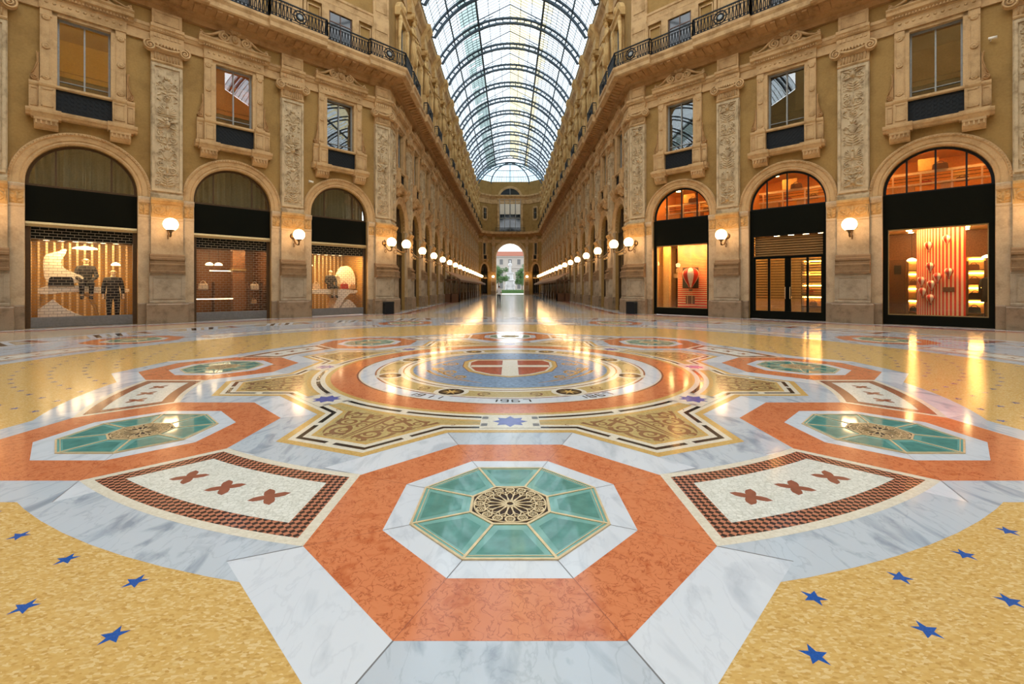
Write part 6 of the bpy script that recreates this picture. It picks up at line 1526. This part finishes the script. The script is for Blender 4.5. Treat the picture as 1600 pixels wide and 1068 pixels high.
# ------------------------------------------------------------------ small things by the walls
def utility_box(f, u, w, label):
    o = thing('floor_box', label, 'box', f(u, w, .012), f.rz)
    mb = MB(); mb.prism([(-.27, -.16), (.27, -.16), (.27, .16), (-.27, .16)], 0, .62); mb.obj('body', 'iron', o)
    mb = MB(); mb.prismy([(-.29, .62), (.29, .62), (.24, .70), (-.24, .70)], -.18, .18); mb.obj('lid', 'iron', o)
utility_box(FL, UC-.35, .68, 'small dark box standing against the foot of the left corner pilaster'); utility_box(FR, -UC+.35, .68, 'small dark box standing against the foot of the right corner pilaster')
def camera_thing(f, u, z, label):
    o = thing('security_camera', label, 'camera', f(u, 0, z), f.rz)
    mb = MB(); mb.tube([(0, 0, 0), (0, -.10, .0), (.03, -.16, .03)], .02, 6); mb.obj('arm', 'white', o); mb = MB(); mb.tube([(-.06, -.16, .05), (.16, -.20, .02)], .05, 8); mb.obj('housing', 'white', o)
camera_thing(FR, 6.62, 10.6, 'small white security camera beside the far right upper window'); camera_thing(FL, 3.45, 7.05, 'small white security camera above the archway next to the left corner')
# ------------------------------------------------------------------ person walking towards the far archway
per = thing('person', 'person in white shirt and dark trousers walking away down the arcade', 'person', (-1.12, 45.5, .006), rad(180))
pp = stand(.20, .14); me = body(pp); me.materials.append(M['skin']); link('body', me, per); face(per, *pp['head'], 'skin', 'hair')
clothing(me, lambda c: .88 < c.z < 1.47 and not (abs(c.x) > .20 and c.z < 1.12), .018, 'shirt', 'shirt', per)
clothing(me, lambda c: .10 < c.z < .92 and abs(c.x) < .20, .014, 'trousers', 'trouser', per)
clothing(me, lambda c: c.z < .10, .008, 'shoes', 'cloth', per)
mb = MB(); mb.prism([(-.17, -.02), (.17, -.02), (.15, .12), (-.15, .12)], 1.02, 1.40); 
for i, (x, y, z) in enumerate(mb.v): mb.v[i] = (x*.0+x, y+.12, z)
# ------------------------------------------------------------------ the square beyond the archway
YG = YE+CH
mb = MB(); mb.add([(-60, YG+3.4, 0), (60, YG+3.4, 0), (60, 260, 0), (-60, 260, 0)], [(0, 1, 2, 3)]); struct(mb.obj('ground', 'paving'))
BY = 205
pal = thing('palace', 'pale palace with red tiled roof seen through the far archway', 'building', (0, BY, 0))
mb = MB(); mb.box(-40, 40, 0, 8, 0, 16.0); mb.obj('wall', 'palace', pal)
mb = MB(); mb.box(-40.5, 40.5, -.5, 8, 15.6, 16.1); mb.box(-40.2, 40.2, -.3, 0, 10.6, 11.0); mb.box(-40.2, 40.2, -.3, 0, 5.6, 5.9); mb.obj('cornice', 'palacetrim', pal)
mb = MB(); mb.prismy([(-41, 16.1), (41, 16.1), (38, 18.2), (-38, 18.2)], -.8, 9); mb.obj('roof', 'redroof', pal)
for r_, (z0, z1) in enumerate(((1.2, 4.6), (7.0, 9.8), (12.2, 14.6))):
    for i in range(17):
        x = -32+4*i; mb = MB(); mb.box(x-.75, x+.75, -.10, .02, z0, z1); w_ = mb.obj('window', 'palaced', pal)
        mb = MB(); mb.box(x-1.0, x-.75, -.18, .02, z0-.2, z1+.3); mb.box(x+.75, x+1.0, -.18, .02, z0-.2, z1+.3); mb.box(x-1.1, x+1.1, -.25, .02, z1, z1+.35); mb.box(x-1.1, x+1.1, -.25, .02, z0-.3, z0); mb.obj('window_surround', 'palacetrim', w_)
mon = thing('monument', 'white marble monument with standing robed figure on a tall pedestal in the square', 'statue', (0, 150, 0))
mb = MB(); 
for i in range(3): mb.lathe([(3.6-.4*i, i*.3), (3.6-.4*i, (i+1)*.3)], 8, smooth=False)
mb.obj('steps', 'statue', mon)
mb = MB(); mb.lathe([(1.7, .9), (1.7, 1.4), (1.45, 1.6), (1.45, 3.8), (1.75, 4.0), (1.75, 4.2), (1.1, 4.4), (1.0, 6.2), (1.3, 6.4), (1.3, 6.7)], 8, smooth=False); mb.obj('pedestal', 'statue', mon)
def robed(c, s_, rz=0):
    mb = MB(); x, y, z = c
    mb.lathe([(.42*s_, 0), (.46*s_, .2*s_), (.36*s_, 1.0*s_), (.33*s_, 1.7*s_), (.40*s_, 2.2*s_), (.46*s_, 2.7*s_), (.42*s_, 2.95*s_), (.16*s_, 3.1*s_), (.13*s_, 3.25*s_)], 14, c, 0, 1, .75); mb.ball((x, y-.03*s_, z+3.48*s_), (.21*s_, .24*s_, .29*s_), 12); mb.ball((x, y-.17*s_, z+3.3*s_), (.13*s_, .1*s_, .22*s_), 8)
    mb.lathe([(.27*s_, 3.62*s_), (.26*s_, 3.75*s_), (.1*s_, 3.82*s_)], 12, c)
    for k in (-1, 1): mb.tube([(x+k*.44*s_, y, z+2.8*s_), (x+k*.58*s_, y-.1*s_, z+2.2*s_), (x+k*.2*s_, y-.42*s_, z+2.05*s_)], [.15*s_, .12*s_, .08*s_], 8)
    return mb
robed((0, 0, 6.7), 1.05).obj('figure', 'statue', mon)
for k in range(4):
    a = PI/4+k*PI/2; robed((2.0*math.cos(a), 2.0*math.sin(a), .9), .62).obj('side_figure', 'statue', mon)
def tree(x, y, h, r, seed, label):
    R_ = random.Random(seed); o = thing('tree', label, 'tree', (x, y, 0), 0)
    mb = MB(); mb.tube([(0, 0, 0), (.05, 0, h*.25), (-.05, .05, h*.5), (0, 0, h*.8)], [.22, .18, .13, .05], 8)
    for k in range(7): a = k*2.4; z = h*(.3+.07*k); mb.tube([(0, 0, z), (r*.35*math.cos(a), r*.35*math.sin(a), z+h*.1), (r*.7*math.cos(a), r*.7*math.sin(a), z+h*.18)], [.08, .05, .02], 5)
    mb.obj('trunk', 'bark', o)
    mb = MB()
    cl = [(R_.gauss(0, r*.42), R_.gauss(0, r*.42), h*(.62+R_.gauss(0, .16))) for _ in range(26)]
    for cx, cy, cz in cl:
        rr = r*R_.uniform(.25, .42)
        for _ in range(170):
            d = Vector((R_.gauss(0, 1), R_.gauss(0, 1), R_.gauss(0, 1))).normalized()*rr*R_.uniform(.6, 1.05); p = Vector((cx, cy, max(h*.18, cz)))+d
            a = Vector((R_.gauss(0, 1), R_.gauss(0, 1), R_.gauss(0, 1))).normalized()*R_.uniform(.10, .2); b = d.cross(a).normalized()*R_.uniform(.06, .12)
            mb.add([tuple(p-a), tuple(p+b), tuple(p+a), tuple(p-b)], [(0, 1, 2, 3)])
    mb.obj('foliage', 'leaf', o)
tree(-3.6, 138, 8.2, 2.5, 5, 'leafy green tree left of the white monument beyond the archway'); tree(3.7, 139, 7.6, 2.4, 6, 'leafy green tree right of the white monument beyond the archway')
hd = thing('hedge', 'low clipped green hedge in front of the white monument', 'hedge', (0, 133, 0)); mb = MB(); R_ = random.Random(3)
for _ in range(6000):
    p = Vector((R_.uniform(-9, 9), R_.uniform(-.6, .6), R_.uniform(.02, 1.0))); a = Vector((R_.gauss(0, 1), R_.gauss(0, 1), R_.gauss(0, 1))).normalized()*.12; b = a.orthogonal().normalized()*.07
    mb.add([tuple(p-a), tuple(p+b), tuple(p+a), tuple(p-b)], [(0, 1, 2, 3)])
mb.box(-8.9, 8.9, -.5, .5, .0, .9); mb.obj('foliage', 'leaf', hd)
# ------------------------------------------------------------------ sky, camera, view
w = bpy.data.worlds.new('overcast_sky'); sc.world = w; w.use_nodes = True; t = w.node_tree; t.nodes.clear()
tc = nd(t, 'ShaderNodeTexCoord'); sx = nd(t, 'ShaderNodeSeparateXYZ'); t.links.new(tc.outputs['Generated'], sx.inputs[0])
rp = ramp(t, [(0, (.90, .93, .97)), (.35, (.90, .95, 1.0)), (1, (.93, .97, 1.0))]); t.links.new(sx.outputs[2], rp.inputs[0])
bg = nd(t, 'ShaderNodeBackground'); t.links.new(rp.outputs[0], bg.inputs[0]); bg.inputs[1].default_value = SKY
ow = nd(t, 'ShaderNodeOutputWorld'); t.links.new(bg.outputs[0], ow.inputs[0])
cam = bpy.data.cameras.new('camera'); co = bpy.data.objects.new('camera', cam); COL.objects.link(co); sc.camera = co
co.location = (0, 0, 1.5); co.rotation_euler = (rad(90), 0, 0)
cam.sensor_width = 36; cam.lens = 705/1600*36; cam.shift_x = 3/1600; cam.shift_y = -84/1600; cam.clip_end = 1000; cam.clip_start = .05
sc.view_settings.view_transform = 'Standard'; sc.view_settings.look = 'None'; sc.view_settings.exposure = EXPO; sc.view_settings.gamma = 1; sc.view_settings.use_curve_mapping = False
sc.cycles.max_bounces = 10; sc.cycles.diffuse_bounces = 5; sc.cycles.glossy_bounces = 4; sc.cycles.transparent_max_bounces = 24; sc.cycles.use_denoising = True; sc.cycles.sample_clamp_indirect = 8
bpy.context.view_layer.update()
